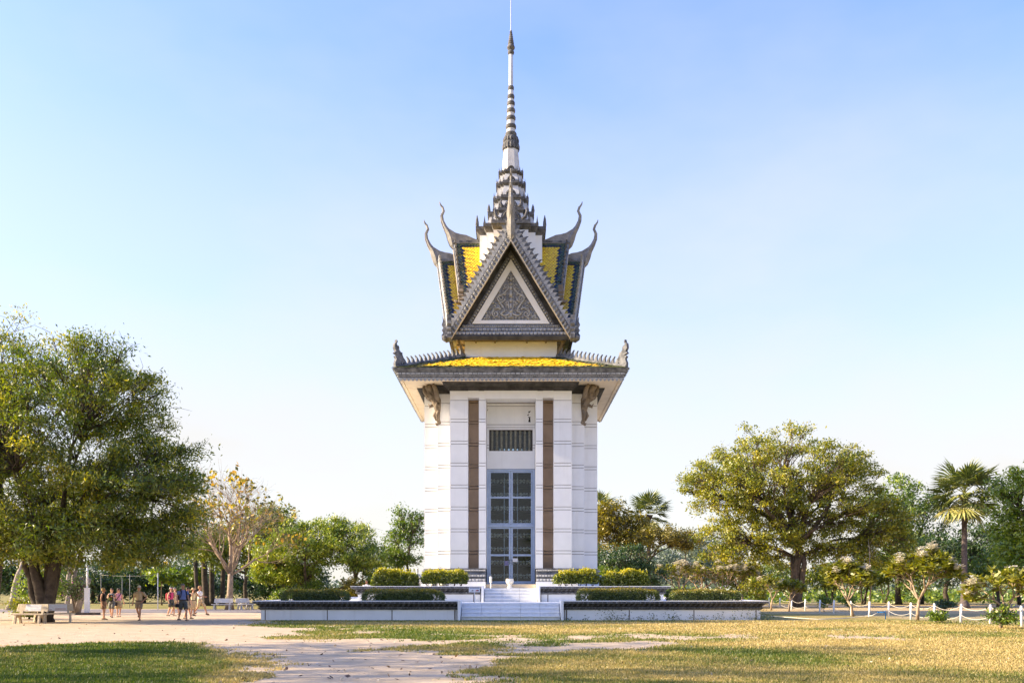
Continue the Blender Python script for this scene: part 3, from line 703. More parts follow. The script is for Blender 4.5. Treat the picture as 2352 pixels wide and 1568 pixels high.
# ================================================================== leaf clouds
def leaf_mesh(name, C, size, var, m, aspect=.45, updir=None, droop=0., seed=1, axis=None, flat=0.):
    rng = np.random.default_rng(seed); N = len(C)
    d = rng.normal(size=(N,3)) if axis is None else axis+rng.normal(size=(N,3))*.55
    d[:,2] = d[:,2]*(1-flat)-droop
    d /= np.linalg.norm(d, axis=1)[:,None]+1e-9
    n = rng.normal(size=(N,3))
    if updir is not None: n += updir
    w = np.cross(d, n); w /= np.linalg.norm(w, axis=1)[:,None]+1e-9
    size = np.broadcast_to(size, (N,)); h = size[:,None]*.5; s = w*(size*aspect*.5)[:,None]
    V = np.empty((N,4,3)); mid = C-d*h*.1
    V[:,0] = C-d*h; V[:,1] = mid+s; V[:,2] = C+d*h; V[:,3] = mid-s
    me = bpy.data.meshes.new(name)
    me.vertices.add(N*4); me.vertices.foreach_set('co', V.reshape(-1))
    me.loops.add(N*4); me.loops.foreach_set('vertex_index', np.arange(N*4, dtype=np.int32))
    me.polygons.add(N); me.polygons.foreach_set('loop_start', np.arange(0,N*4,4,dtype=np.int32))
    try: me.polygons.foreach_set('loop_total', np.full(N,4,dtype=np.int32))
    except Exception: pass
    me.materials.append(m)
    a = me.attributes.new('var', 'FLOAT', 'FACE'); a.data.foreach_set('value', np.clip(var,0,1).astype(np.float32))
    me.update(calc_edges=True); return me
BARK = mat('grey_brown_bark', (.17,.125,.085), (.075,.055,.040), 3.5, .9, .6, 14, detail=8)
BARKD = mat('dark_bark', (.045,.036,.030), (.10,.08,.06), 3.5, .95, .6, 14, detail=8)
BARKL = mat('pale_tan_bark', (.40,.30,.21), (.22,.16,.11), 3.0, .85, .5, 12, detail=8)
BARKW = mat('pale_stripped_bark', (.42,.36,.30), (.20,.16,.13), 2.2, .85, .5, 10, detail=8)
# ================================================================== terraces and steps
def sweep(path, prof, closed_path=False):
    """profile (out, z) closed loop swept along a plan path; 'out' lies to the right of the direction of travel"""
    n = len(path); rings = []
    for i in range(n):
        p = Vector(path[i])
        e1 = (p-Vector(path[i-1])).normalized() if i > 0 else None
        e2 = (Vector(path[i+1])-p).normalized() if i < n-1 else None
        if e1 is None: e1 = e2
        if e2 is None: e2 = e1
        o1 = Vector((e1.y,-e1.x)); o2 = Vector((e2.y,-e2.x))
        o = o1 if (o1-o2).length < 1e-6 else o1+o2
        rings.append([(p.x+o.x*d, p.y+o.y*d, z) for d, z in prof])
    mb = MB(); mb.loft(rings, 0, True); return mb
STONEC = mat('weathered_dark_cement', (.055,.055,.06), (.13,.13,.135), 4, .9, .4, 20)
def terrace(name, label, H, yF, z0, zd, ztop, sw, sd, joints):
    """H half width, yF front face, sw half width of the stair notch, sd its depth"""
    yB = 2*YC-yF
    t = thing(name, label, 'terrace', (X0, YC, z0))
    def prt(nm, mb, m, **kw):
        mb.v = [(x, y-YC, z-z0) for x,y,z in mb.v]; return link(nm, mb.mesh(nm, m), t, **kw)
    mb = MB(); i = .03
    poly = [(-H+i,yF+i),(-sw-.18,yF+i),(-sw-.18,yF+sd),(sw+.18,yF+sd),(sw+.18,yF+i),(H-i,yF+i),(H-i,yB-i),(-H+i,yB-i)]
    mb.prism(poly, z0, zd); prt('deck', mb, WT)
    zc = ztop-.47
    for xa, xb in ((-H+.04,-sw-.2),(sw+.2,H-.04)):
        mb = MB(); mb.box(xa,xb,yF+.018,yF+.034,z0+.01,zc-.01); prt('joint_backing', mb, JOINT)
    # white wall panels with open joints
    for s in (-1,1):
        for a, b in joints:
            mb = MB(); xa, xb = sorted((s*a, s*b)); mb.box(xa+.028,xb-.028,yF,yF+.016,z0,zc); prt('wall_panel', mb, WT)
        for k in range(6):
            ya = yF+(yB-yF)*k/6; yb = yF+(yB-yF)*(k+1)/6
            mb = MB(); xa, xb = sorted((s*H, s*(H-.029))); mb.box(xa,xb,ya+.03+(0.0 if k else .0),yb-.03,z0,zc); prt('wall_panel', mb, WT)
    for k in range(6):
        xa = -H+2*H*k/6; mb = MB(); mb.box(xa+.035,xa+2*H/6-.035,yB-.029,yB,z0,zc); prt('wall_panel', mb, WT)
    path = [(-sw-.16,yF),(-H,yF),(-H,yB),(H,yB),(H,yF),(sw+.16,yF)][::-1]
    for nm, cp, m in (('cornice_roll', [(-.02,zc),(.05,zc+.01),(.05,zc+.045),(.09,zc+.06),(.15,zc+.10),(.09,zc+.145),(-.02,zc+.15)], STONE),
                      ('cornice_cove', [(-.02,zc+.153),(.06,zc+.155),(.08,zc+.20),(.20,zc+.30),(.24,zc+.325),(-.02,zc+.325)], STONED),
                      ('cornice_fascia', [(-.02,zc+.328),(.32,zc+.33),(.34,zc+.34),(.34,ztop-.035),(-.02,ztop-.035)], STONEB)):
        prt(nm, sweep(path, cp), m)
    rel = MB()
    for (z, h, o, dd, stp) in ((zc+.07,.06,.11,.06,.16),(zc+.17,.14,.14,.10,.26),(ztop-.125,.075,.342,.025,.24)):
        for xa, xb in ((-H-o,-sw-.2),(sw+.2,H+o)):
            n = int((xb-xa)/stp)
            if dd == .10:
                for q in range(n):                     # slanting acanthus leaves on the sloping band
                    x = xa+(xb-xa)*(q+.5)/n; w = stp*.40
                    rel.add([(x-w,yF-.08,zc+.165),(x+w*.2,yF-.08,zc+.165),(x+w*1.3,yF-.23,zc+.31),(x-w*.1,yF-.23,zc+.31),(x+w*.2,yF-.24,zc+.225)],[(0,1,4),(1,2,4),(2,3,4),(3,0,4)])
            else: petal_row(rel, (xa,yF-o,z), (xb,yF-o,z), n, h, (0,-1,0), dd)
        for s in (-1,1):
            n = int((yB-yF)/stp)
            if dd != .10: petal_row(rel, (s*(H+o),yF,z), (s*(H+o),yB,z), n, h, (s,0,0), dd)
    prt('carved_band', rel, STONEC, kind='stuff')
    wp = [(.355,ztop-.033),(.365,ztop-.02),(.365,ztop),(-.42,ztop),(-.42,zd-.03),(-.36,zd-.03),(-.36,ztop-.033)]
    prt('coping', sweep(path, wp), WT)
    for s in (-1,1):                                   # white end piers beside the steps
        mb = MB(); xa, xb = sorted((s*(sw+.03), s*(sw+.155))); mb.box(xa,xb,yF-.38,yF+sd*.75,z0,ztop+.012); prt('end_pier', mb, WT)
    return t
LT = terrace('lower_terrace', 'wide lower white terrace with a dark carved cornice standing on the grass', 12.95, 47.0, 0.0, .88, 1.0, 2.57, 1.6,
             [(2.78,2.88+.0),(2.90,6.15),(6.15,9.50),(9.50,12.72),(12.72,12.95)])
UT = terrace('upper_terrace', 'smaller upper white terrace with a dark carved cornice around the tower base', 8.66, 51.34, .88, 1.66, 1.78, 1.50, 1.3,
             [(1.70,2.1),(2.1,4.2),(4.2,6.3),(6.3,8.4),(8.4,8.66)])
def stairs(name, label, sw, yF, z0, z1, n, tread, back, cols):
    t = thing(name, label, 'stairs', (X0, yF, z0)); rh = (z1-z0)/n
    for i in range(n):
        a = -sw
        for c in range(cols):
            b = -sw+2*sw*(c+1)/cols; mb = MB()
            y0 = tread*i
            mb.box(a+.006,b-.006,y0,back,rh*i+.003,rh*(i+1)); mb.box(a+.004,b-.004,y0-.06,y0+tread-.01,rh*(i+1)-.045,rh*(i+1)+.004,1)  # white nosings over darker risers: tread light and riser shade put into colour
            link('step_slab', mb.mesh('step_slab', [MARBLE, WT]), t); a = b
    return t
stairs('lower_steps', 'broad flight of pale marble steps up to the lower terrace', 2.56, 46.98, 0, .85, 4, .36, 1.60, 5)
stairs('upper_steps', 'narrow flight of pale marble steps up to the tower door', 1.50, 51.32, .89, 1.632, 4, .30, 1.30, 3)
# ================================================================== hedges
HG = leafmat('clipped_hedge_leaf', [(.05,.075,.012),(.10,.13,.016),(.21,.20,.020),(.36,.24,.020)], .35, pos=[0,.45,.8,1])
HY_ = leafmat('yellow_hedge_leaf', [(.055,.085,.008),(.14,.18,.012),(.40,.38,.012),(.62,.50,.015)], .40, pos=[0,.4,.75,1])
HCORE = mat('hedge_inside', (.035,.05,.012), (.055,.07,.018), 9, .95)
def hedge(label, x0, x1, y0, y1, z0, z1, m, n, lsz, seed, stems=False, tops=0, group=None):
    n = int(n*1.9); lsz *= 1.12
    rng = np.random.default_rng(seed); cx, cy = (x0+x1)/2, (y0+y1)/2; L, D, Hh = x1-x0, y1-y0, z1-z0
    t = thing('clipped_hedge', label, 'hedge', (cx, cy, z0), group=group)
    zb = .30*Hh if stems else .02
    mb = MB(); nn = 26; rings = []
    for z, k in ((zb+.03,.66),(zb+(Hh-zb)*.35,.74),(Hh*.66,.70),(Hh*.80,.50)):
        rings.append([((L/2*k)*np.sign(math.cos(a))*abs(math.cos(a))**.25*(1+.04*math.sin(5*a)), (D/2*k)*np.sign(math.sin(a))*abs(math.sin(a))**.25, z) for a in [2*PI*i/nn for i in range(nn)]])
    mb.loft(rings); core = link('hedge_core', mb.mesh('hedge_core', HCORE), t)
    P = rng.uniform(-1,1,(n*3,3)); 
    face = rng.integers(0,5,n*3)
    P[face==0,2] = 1; P[face==1,1] = -1; P[face==2,1] = 1; P[face==3,0] = -1; P[face==4,0] = 1
    wgt = np.array([L*D, L*Hh, L*Hh, D*Hh, D*Hh]); keep = rng.random(n*3) < (wgt/wgt.max())[face]; P = P[keep][:n]
    bump = 1+.05*np.sin(P[:,0]*L*3.1+seed)+.05*np.sin(P[:,1]*3+P[:,0]*L*5.7)
    C = np.stack([P[:,0]*L/2*np.where(np.abs(P[:,2])>.8,.97,1), P[:,1]*D/2*bump, zb+(P[:,2]+1)/2*(Hh-zb)], 1)
    ex = np.abs(P[:,0])**4; C[:,2] -= ex*(P[:,2] > 0)*(.34 if tops or stems else .10)*P[:,2]*Hh; C[:,0] *= 1-.05*np.clip(P[:,2],0,1)*ex
    C[:,2] += (.09 if (tops or stems) else .03)*(np.sin(C[:,0]*2.6+seed)+np.sin(C[:,0]*6.1+2*seed)*.6)*(P[:,2] > .2)
    C += rng.normal(size=C.shape)*(.05 if not stems else .075)
    C[:,2] = np.maximum(C[:,2], zb*.9+.02)
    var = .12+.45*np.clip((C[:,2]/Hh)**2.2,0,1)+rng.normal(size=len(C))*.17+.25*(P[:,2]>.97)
    link('foliage', leaf_mesh('foliage', C, rng.uniform(.7,1.3,len(C))*lsz, var, m, .5, seed=seed), t)
    if tops:
        Q = []
        for i in range(tops):
            bx = rng.uniform(-L/2,L/2); by = rng.uniform(-D/2,D/2); h = rng.uniform(.05,.20)
            for j in range(8): Q.append((bx+rng.normal()*.025, by+rng.normal()*.025, Hh+h*j/8))
        Q = np.array(Q); link('shoots', leaf_mesh('shoots', Q, rng.uniform(.8,1.3,len(Q))*lsz, .6+rng.normal(size=len(Q))*.2, m, .45, seed=seed+1, axis=np.array([0,0,1.])), t, kind='stuff')
    if stems:
        for i in range(int(L/.38)):
            x = -L/2+.22+i*.38; mb = MB()
            for j in range(4):
                a = rng.uniform(0,6.28); mb.tube([(x,0,0),(x+.05*math.cos(a),.05*math.sin(a),.12),(x+.2*math.cos(a),.2*math.sin(a),zb+.15)],[.025,.02,.012],5)
            link('stem', mb.mesh('stem', BARK), t)
    return t
ly0, ly1 = 48.15, 49.35
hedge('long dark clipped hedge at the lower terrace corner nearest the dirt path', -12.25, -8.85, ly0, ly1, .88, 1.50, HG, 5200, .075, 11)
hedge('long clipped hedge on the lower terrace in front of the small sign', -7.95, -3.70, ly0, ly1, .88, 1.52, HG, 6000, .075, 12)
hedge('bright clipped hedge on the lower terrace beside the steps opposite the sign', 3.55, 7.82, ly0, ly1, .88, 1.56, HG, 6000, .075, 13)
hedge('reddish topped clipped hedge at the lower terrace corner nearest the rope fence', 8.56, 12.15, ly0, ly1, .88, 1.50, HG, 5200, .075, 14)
hedge('short dark hedge behind the upper terrace corner on the rope fence side', 9.6, 11.5, 55.5, 56.6, .88, 1.52, HG, 2500, .08, 15)
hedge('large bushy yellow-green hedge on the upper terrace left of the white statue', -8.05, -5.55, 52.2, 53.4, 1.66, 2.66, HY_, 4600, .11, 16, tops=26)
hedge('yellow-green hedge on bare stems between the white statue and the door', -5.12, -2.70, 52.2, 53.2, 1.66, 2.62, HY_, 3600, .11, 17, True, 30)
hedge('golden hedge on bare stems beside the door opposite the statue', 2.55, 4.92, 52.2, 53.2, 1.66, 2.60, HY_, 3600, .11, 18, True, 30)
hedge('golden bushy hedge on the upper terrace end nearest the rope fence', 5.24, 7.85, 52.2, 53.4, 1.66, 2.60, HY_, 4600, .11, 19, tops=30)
# ================================================================== small things on the terraces
PORC = mat('white_glazed_clay', (.78,.75,.68), (.66,.61,.52), 6, .45)
t = thing('stone_urn', 'white pedestal urn standing in front of the blue door', 'urn', (-.13, 53.75, 1.66))
mb = MB(); mb.lathe([(.16,0),(.16,.05),(.12,.08),(.11,.20),(.13,.25)], 14); link('pedestal', mb.mesh('pedestal', PORC), t)
mb = MB(); mb.lathe([(.10,.25),(.20,.30),(.235,.38),(.235,.46),(.21,.50),(.23,.53),(.23,.56),(.19,.56),(.17,.48)], 16); link('bowl', mb.mesh('bowl', PORC), t)
t = thing('floor_torch', 'slender cream post leaning beside the left door leaf', 'post', (-1.27, 54.15, 1.66))
mb = MB(); mb.tube([(0,0,0),(.01,0,.35)], .04, 8); link('shaft', mb.mesh('shaft', PORC), t)
mb = MB(); mb.lathe([(.05,.34),(.075,.36),(.08,.66),(.06,.70)], 10); link('head', mb.mesh('head', PORC), t)
t = thing('white_statue', 'small white standing statue between hedges at the tower corner', 'statue', (-5.62, 53.9, 1.66))
mb = MB(); mb.box(-.2,.2,-.2,.2,0,.22); mb.lathe([(.19,.22),(.22,.27),(.15,.33)], 12); link('pedestal', mb.mesh('pedestal', PORC), t)
mb = MB(); mb.lathe([(.15,.32),(.18,.42),(.15,.55),(.11,.66),(.15,.76),(.14,.84),(.05,.90),(.055,.93),(.085,.98),(.09,1.04),(.06,1.10),(.09,1.11),(.075,1.17),(.02,1.21)], 12)
for s in (-1,1): mb.tube([(s*.14,0,.82),(s*.20,-.04,.66),(s*.08,-.15,.60)],[.05,.042,.035],6)
link('figure', mb.mesh('figure', PORC), t)
for i, (x, lb) in enumerate(((-4.62,'round pale jar half hidden behind hedge stems near the statue'),(-4.08,'round cream jar half hidden behind hedge stems nearer the door'))):
    t = thing('clay_jar', lb, 'jar', (x, 53.75, 1.66))
    mb = MB(); mb.lathe([(.12,0),(.20,.10),(.225,.22),(.19,.33),(.10,.38)], 14); link('jar_body', mb.mesh('jar_body', PORC), t)
    mb = MB(); mb.lathe([(.10,.375),(.12,.39),(.12,.41),(.03,.45)], 12); link('lid', mb.mesh('lid', PORC), t)
t = thing('information_sign', 'small white notice board on a thin post beside the marble steps', 'sign', (-2.02, 48.75, .86))
mb = MB(); mb.tube([(0,0,0),(0,0,.60)], .02, 6); mb.box(-.09,.09,-.09,.09,0,.012); link('post', mb.mesh('post', METAL), t)
mb = MB(); mb.plate([(-.30,0),(.30,0),(.30,.27),(-.30,.27)], .03, lambda a,b,c: (a, c+.05-b*.12, .58+b)); bd = link('board', mb.mesh('board', NOTE), t)
BLUEP = mat('blue_print', (.05,.12,.35), None, 9, .6); REDP = mat('red_print', (.45,.03,.03), None, 9, .6); BLKP = mat('dark_print', (.04,.03,.05), None, 9, .6)
for (pts, m) in (([(-.26,.205),(.26,.205),(.26,.225),(-.26,.225)],BLUEP),([(-.26,.245),(.26,.245),(.26,.252),(-.26,.252)],BLUEP),([(-.21,.06),(-.05,.06),(-.08,.12),(-.14,.09)],BLKP),([(.05,.06),(.24,.06),(.22,.10),(.14,.13),(.08,.09)],REDP),([(.16,.08),(.25,.07),(.25,.11),(.18,.11)],BLKP)):
    mb = MB(); mb.plate(pts, .004, lambda a,b,c: (a, c+.05-b*.12-.018, .58+b)); link('printed_mark', mb.mesh('printed_mark', m), bd)
# ================================================================== ground
rngG = np.random.default_rng(77)
def vnoise(x, y, sc, seed):                              # smooth value noise
    r = np.random.default_rng(seed).random((256,256))
    X = x/sc; Y = y/sc; xi = np.floor(X).astype(int); yi = np.floor(Y).astype(int)
    fx = X-xi; fy = Y-yi; fx = fx*fx*(3-2*fx); fy = fy*fy*(3-2*fy)
    g = lambda a,b: r[a % 256, b % 256]
    return (g(xi,yi)*(1-fx)+g(xi+1,yi)*fx)*(1-fy)+(g(xi,yi+1)*(1-fx)+g(xi+1,yi+1)*fx)*fy
def fbm(x, y, sc, seed): return sum(vnoise(x, y, sc/2**k, seed+k)*.5**k for k in range(4))/1.875
def poly_sd(px, py, poly):                               # signed distance (positive inside) in picture pixels
    d = np.full(px.shape, 1e9); inside = np.zeros(px.shape, bool)
    n = len(poly)
    for i in range(n):
        ax, ay = poly[i]; bx, by = poly[(i+1) % n]
        ex, ey = bx-ax, by-ay; t = np.clip(((px-ax)*ex+(py-ay)*ey)/(ex*ex+ey*ey+1e-9),0,1)
        d = np.minimum(d, np.hypot(px-ax-t*ex, (py-ay-t*ey)))
        c = ((ay > py) != (by > py)) & (px < (bx-ax)*(py-ay)/((by-ay) if by != ay else 1e-9)+ax)
        inside ^= c
    return np.where(inside, d, -d)
G2 = lambda pts: [(gp(a,b)[0], gp(a,b)[1]) for a,b in pts]
# regions outlined on the ground (metres)
DIRT = G2([(-900,1394),(560,1398),(600,1424),(570,1436),(720,1446),(600,1466),(820,1470),(1010,1474),(880,1492),(1080,1500),(1340,1478),(1420,1484),(1180,1502),(1100,1530),(1060,1600),(960,1700),(560,1700),(470,1570),(545,1520),(470,1492),(420,1476),(200,1478),(-60,1490),(-900,1500)])
GREEN = G2([(-900,1500),(-60,1490),(200,1477),(420,1474),(470,1492),(545,1522),(480,1570),(420,1700),(-900,1700)])
ASPH = [(-70,63),(-13.6,63),(-13.6,73),(-70,73)]
GOLD = G2([(1180,1446),(1500,1440),(1770,1424),(2450,1440),(2800,1500),(2352,1524),(1900,1500),(1560,1484),(1250,1466)])
BARE2 = G2([(1300,1478),(1470,1470),(1600,1478),(1440,1490)])
LAWN2 = [(-60,74.5),(-13.9,74.5),(-13.9,100),(-60,100)]
EARTHR = G2([(1760,1392),(2450,1396),(2700,1420),(2280,1436),(2000,1416),(1760,1404)])
ROADR = [(20.5,84),(90,84),(90,90),(20.5,90)]
def ground_attr(x, y):
    n1 = fbm(x,y,3.2,3)-.5; n2 = fbm(x,y,1.1,9)-.5; n3 = fbm(x*.5,y,6.0,21)-.5; n4 = fbm(x,y,.45,33)-.5
    dist = np.hypot(x, y)
    sd = poly_sd(x,y,DIRT)
    grass = 1-np.clip(.5+(sd+.15+n1*2.5+n2*2.9+n4*1.6)/1.5,0,1)
    grass = np.maximum(grass, np.clip(.5+(poly_sd(x,y,GREEN)+n2*2.4+n1*1.2+n4*1.2)/1.1,0,1))
    b2 = np.clip(.5+(poly_sd(x,y,BARE2)+n1*3)/1.0,0,1); grass = grass*(1-b2*.8)
    # worn thin spots in the lawn and tufts strewn over the dirt
    near = (y < 44) & (x > -9)
    grass = grass*np.where(near, np.clip(1.15-np.clip(n3*4.0+n2*2.4-.28,0,1)*1.0,0,1), 1)
    tuft = np.clip((n2+n4*.8-.20)*6,0,1)*np.clip(.5+(y-0)/80,0,1)*(dist < 40)
    grass = np.clip(grass+tuft*.30*(x > -9)*(1-grass),0,1)
    grass = np.where((x < -13.6) & (y > 44) & (y < 73.5), grass*.1, grass)
    grass = np.maximum(grass, np.clip((poly_sd(x,y,LAWN2)+n1*2)/.6,0,1))
    green = np.clip(.5+(poly_sd(x,y,GREEN)+n2*1.0)/.8,0,1)*(.72+n1*.9)
    green = np.maximum(green, np.clip(.42+n3*2.2+n1*1.4,0,1)*.75*(x > -12)*(y < 60))
    green = np.maximum(green, (np.clip((27-y)/5,0,1)*np.clip((x+6)/3,0,1))*(.42+n1*1.2+n3*.8))  # greener turf near the camera, foreground shade partly put into its colour
    g_ = np.clip(.5+(poly_sd(x,y,GOLD)+n1*2.5)/1.8,0,1)
    green = green*(1-.75*g_)+g_*np.clip(n3*1.6+n1*.9,0,.5)
    green = np.maximum(green, .55*np.clip((poly_sd(x,y,LAWN2))/.6,0,1)*(1+n1))
    far = np.clip((y-95)/20,0,1); green = np.maximum(green, far*(.15+.6*(fbm(x,y,30,5)))); grass = np.maximum(grass, far*.9)
    er = np.clip(.5+(poly_sd(x,y,EARTHR)+n1*2)/1.2,0,1); grass = grass*(1-.45*er)
    asph = np.clip(.5+(poly_sd(x,y,ASPH)+n1*1.6)/.5,0,1); asph = np.maximum(asph, np.clip(.5+(poly_sd(x,y,ROADR)+n1)/.5,0,1))
    grass = grass*(1-asph)
    return np.clip(grass,0,1), np.clip(green,0,1), asph
def axis_vals(a0, a1, step, ends):
    v = list(np.arange(a0, a1+1e-6, step)); lo = [a0-e for e in ends][::-1]; hi = [a1+e for e in ends]
    return np.array(lo+v+hi)
xs = axis_vals(-34, 30, .25, [2,5,10,20,40,80,160,400,1000,3500]); ys = np.array([-3500,-800,-200,-60,-20,0,6]+list(np.arange(10,60,.25))+list(np.arange(60,110,1.0))+[115,125,140,170,220,300,450,700,1200,2500,4500])
GX, GY = np.meshgrid(xs, ys); gr, gn, asp = ground_attr(GX, GY)
nx, ny = len(xs), len(ys)
me = bpy.data.meshes.new('ground'); V = np.stack([GX, GY, np.zeros_like(GX)],-1).reshape(-1,3)
idx = np.arange(nx*ny).reshape(ny,nx); Fq = np.stack([idx[:-1,:-1],idx[:-1,1:],idx[1:,1:],idx[1:,:-1]],-1).reshape(-1,4)
me.vertices.add(len(V)); me.vertices.foreach_set('co', V.reshape(-1)); me.loops.add(Fq.size); me.loops.foreach_set('vertex_index', Fq.reshape(-1).astype(np.int32))
me.polygons.add(len(Fq)); me.polygons.foreach_set('loop_start', np.arange(0,Fq.size,4,dtype=np.int32)); me.update(calc_edges=True)
for nm, arr in (('grass',gr),('green',gn),('asph',asp)):
    a = me.attributes.new(nm,'FLOAT','POINT'); a.data.foreach_set('value', arr.reshape(-1).astype(np.float32))
gm = bpy.data.materials.new('ground_soil_and_turf'); gm.use_nodes = True
n, l = gm.node_tree.nodes, gm.node_tree.links; p = n['Principled BSDF']; p.inputs['Roughness'].default_value = .95; p.inputs['Specular IOR Level'].default_value = .1
geo = n.new('ShaderNodeNewGeometry')
def gnoise(sc, det=6, rough=.65, scale=None):
    t = n.new('ShaderNodeTexNoise'); t.inputs['Scale'].default_value = sc; t.inputs['Detail'].default_value = det; t.inputs['Roughness'].default_value = rough
    if scale:
        mp = n.new('ShaderNodeMapping'); mp.inputs['Scale'].default_value = scale; l.new(geo.outputs['Position'], mp.inputs['Vector']); l.new(mp.outputs[0], t.inputs['Vector'])
    else: l.new(geo.outputs['Position'], t.inputs['Vector'])
    return t.outputs['Fac']
def gattr(nm):
    a = n.new('ShaderNodeAttribute'); a.attribute_name = nm; return a.outputs['Fac']
def ramp(f, stops):
    r = n.new('ShaderNodeValToRGB')
    for i, (pos, c) in enumerate(stops):
        e = r.color_ramp.elements[i] if i < 2 else r.color_ramp.elements.new(pos)
        e.position = pos; e.color = (*c, 1)
    l.new(f, r.inputs['Fac']); return r.outputs['Color']
def gmath(op, a, b, clamp=False):
    m = n.new('ShaderNodeMath'); m.operation = op; m.use_clamp = clamp
    for i, v in enumerate((a,b)):
        if isinstance(v, (int,float)): m.inputs[i].default_value = v
        else: l.new(v, m.inputs[i])
    return m.outputs[0]
def gmix(f, a, b):
    m = n.new('ShaderNodeMix'); m.data_type = 'RGBA'; l.new(f, m.inputs[0]); l.new(a, m.inputs[6]); l.new(b, m.inputs[7]); return m.outputs[2]
fine = gnoise(14, 8, .7); mid = gnoise(1.6, 6)
dirt = ramp(mid, [(.30,(.43,.33,.21)),(.70,(.60,.475,.325)),(.5,(.52,.405,.27))])
pebb = ramp(gnoise(30,4,.6), [(.55,(0,0,0)),(.72,(1,1,1))])
dirt = gmix(gmath('MULTIPLY',pebb,.35), dirt, ramp(fine,[(.3,(.22,.15,.10)),(.7,(.55,.44,.33))]))
asphc = ramp(gnoise(5,6), [(.3,(.20,.175,.165)),(.7,(.32,.285,.265))])
dirt = gmix(gattr('asph'), dirt, asphc)
dry = ramp(fine, [(.25,(.24,.17,.07)),(.75,(.58,.44,.20)),(.5,(.44,.325,.14))])
grn = ramp(fine, [(.25,(.05,.075,.012)),(.75,(.18,.21,.035)),(.5,(.10,.135,.022))])
turf = gmix(gmath('ADD',gattr('green'),gmath('MULTIPLY',gmath('SUBTRACT',gnoise(3.5,5),.5),.55),True), dry, grn)
gf = gmath('MULTIPLY', gmath('SUBTRACT', gmath('ADD', gattr('grass'), gmath('MULTIPLY',gmath('SUBTRACT',fine,.5),1.3)), .22), 1.75, True)
l.new(gmix(gf, dirt, turf), p.inputs['Base Color'])
bp = n.new('ShaderNodeBump'); bp.inputs['Strength'].default_value = .7; bp.inputs['Distance'].default_value = .06
l.new(gmath('ADD', fine, gmath('MULTIPLY',mid,1.5)), bp.inputs['Height']); l.new(bp.outputs['Normal'], p.inputs['Normal'])
me.materials.append(gm)
ground = link('ground', me, kind='structure')
# ------------------------------------------------------------------ grass blades near the camera
GRASS = leafmat('turf_blade', [(.05,.09,.014),(.12,.165,.025),(.36,.29,.10),(.58,.45,.20)], .35, .03, pos=[0,.35,.62,1])
def blades(N, seed):
    r = np.random.default_rng(seed)
    py = HY+F*EYE/r.uniform(14.2,46,N)**1.0
    y = 1/(r.uniform(1/46.,1/14.3,N)); x = r.uniform(-1,1,N)*y*.60
    g, gg, a = ground_attr(x, y)
    k = (r.random(N) < np.clip((g-.25)*1.5,0,1)) & ~((np.abs(x-X0) < 13.4) & (y > 46.6))
    x, y, gg = x[k], y[k], gg[k]; M = len(x)
    h = r.uniform(.025,.065,M)*(1+.4*gg); w = r.uniform(.006,.011,M)*(1+y/22)
    a = r.uniform(0,2*PI,M); lean = r.normal(size=(M,2))*.028
    V = np.zeros((M,3,3)); V[:,0] = np.stack([x-np.cos(a)*w,y-np.sin(a)*w,np.zeros(M)],1); V[:,1] = np.stack([x+np.cos(a)*w,y+np.sin(a)*w,np.zeros(M)],1)
    V[:,2] = np.stack([x+lean[:,0],y+lean[:,1],h],1)
    me = bpy.data.meshes.new('grass'); me.vertices.add(M*3); me.vertices.foreach_set('co', V.reshape(-1)); me.loops.add(M*3); me.loops.foreach_set('vertex_index', np.arange(M*3,dtype=np.int32))
    me.polygons.add(M); me.polygons.foreach_set('loop_start', np.arange(0,M*3,3,dtype=np.int32)); me.materials.append(GRASS)
    at = me.attributes.new('var','FLOAT','FACE'); at.data.foreach_set('value', np.clip(.80-gg*.75+r.normal(size=M)*.14,0,1).astype(np.float32)); me.update(calc_edges=True)
    return me
link('grass', blades(420000, 4), label='short dry and green grass growing over the lawn', cat='grass', kind='stuff')
# fallen leaves, bits of litter
LIT = leafmat('fallen_leaf', [(.06,.035,.02),(.16,.09,.04),(.30,.20,.09),(.6,.55,.45)], .2)
r = np.random.default_rng(8); y = 1/(r.uniform(1/50.,1/14.5,900)); x = r.uniform(-1,1,900)*y*.58; k = ~((np.abs(x) < 13.5) & (y > 46.5)); x, y = x[k], y[k]
link('leaf_litter', leaf_mesh('leaf_litter', np.stack([x,y,np.full(len(x),.03)],1), r.uniform(.05,.13,len(x)), r.random(len(x))**1.6, LIT, .6, updir=np.array([0,0,3.]), flat=.7, seed=3), label='brown fallen leaves scattered over the lawn and dirt', cat='leaves', kind='stuff')
# weeds along the foot of the terrace wall on the rope fence side
WEED = leafmat('weed_leaf', [(.03,.05,.012),(.08,.12,.02),(.2,.2,.05)], .4)
r = np.random.default_rng(18); Cw = []
for (px, s) in [(1305,.10),(1345,.08),(1395,.28),(1408,.2),(1440,.16),(1470,.12),(1500,.15),(1535,.24),(1552,.14),(1590,.15),(1618,.13),(1650,.18),(1690,.26),(1735,.22),(1750,.3),(1765,.2)]:
    X = wx(px,46.85)
    for j in range(int(260*s)):
        h = abs(r.normal())*s*1.0; Cw.append((X+r.normal()*s*1.1, 46.86-abs(r.normal())*.12, min(h,.5)+.02))
Cw = np.array(Cw); link('wall_weeds', leaf_mesh('wall_weeds', Cw, r.uniform(.06,.13,len(Cw)), r.random(len(Cw)), WEED, .4, seed=5), label='straggling green weeds along the foot of the terrace wall', cat='weeds', kind='stuff')
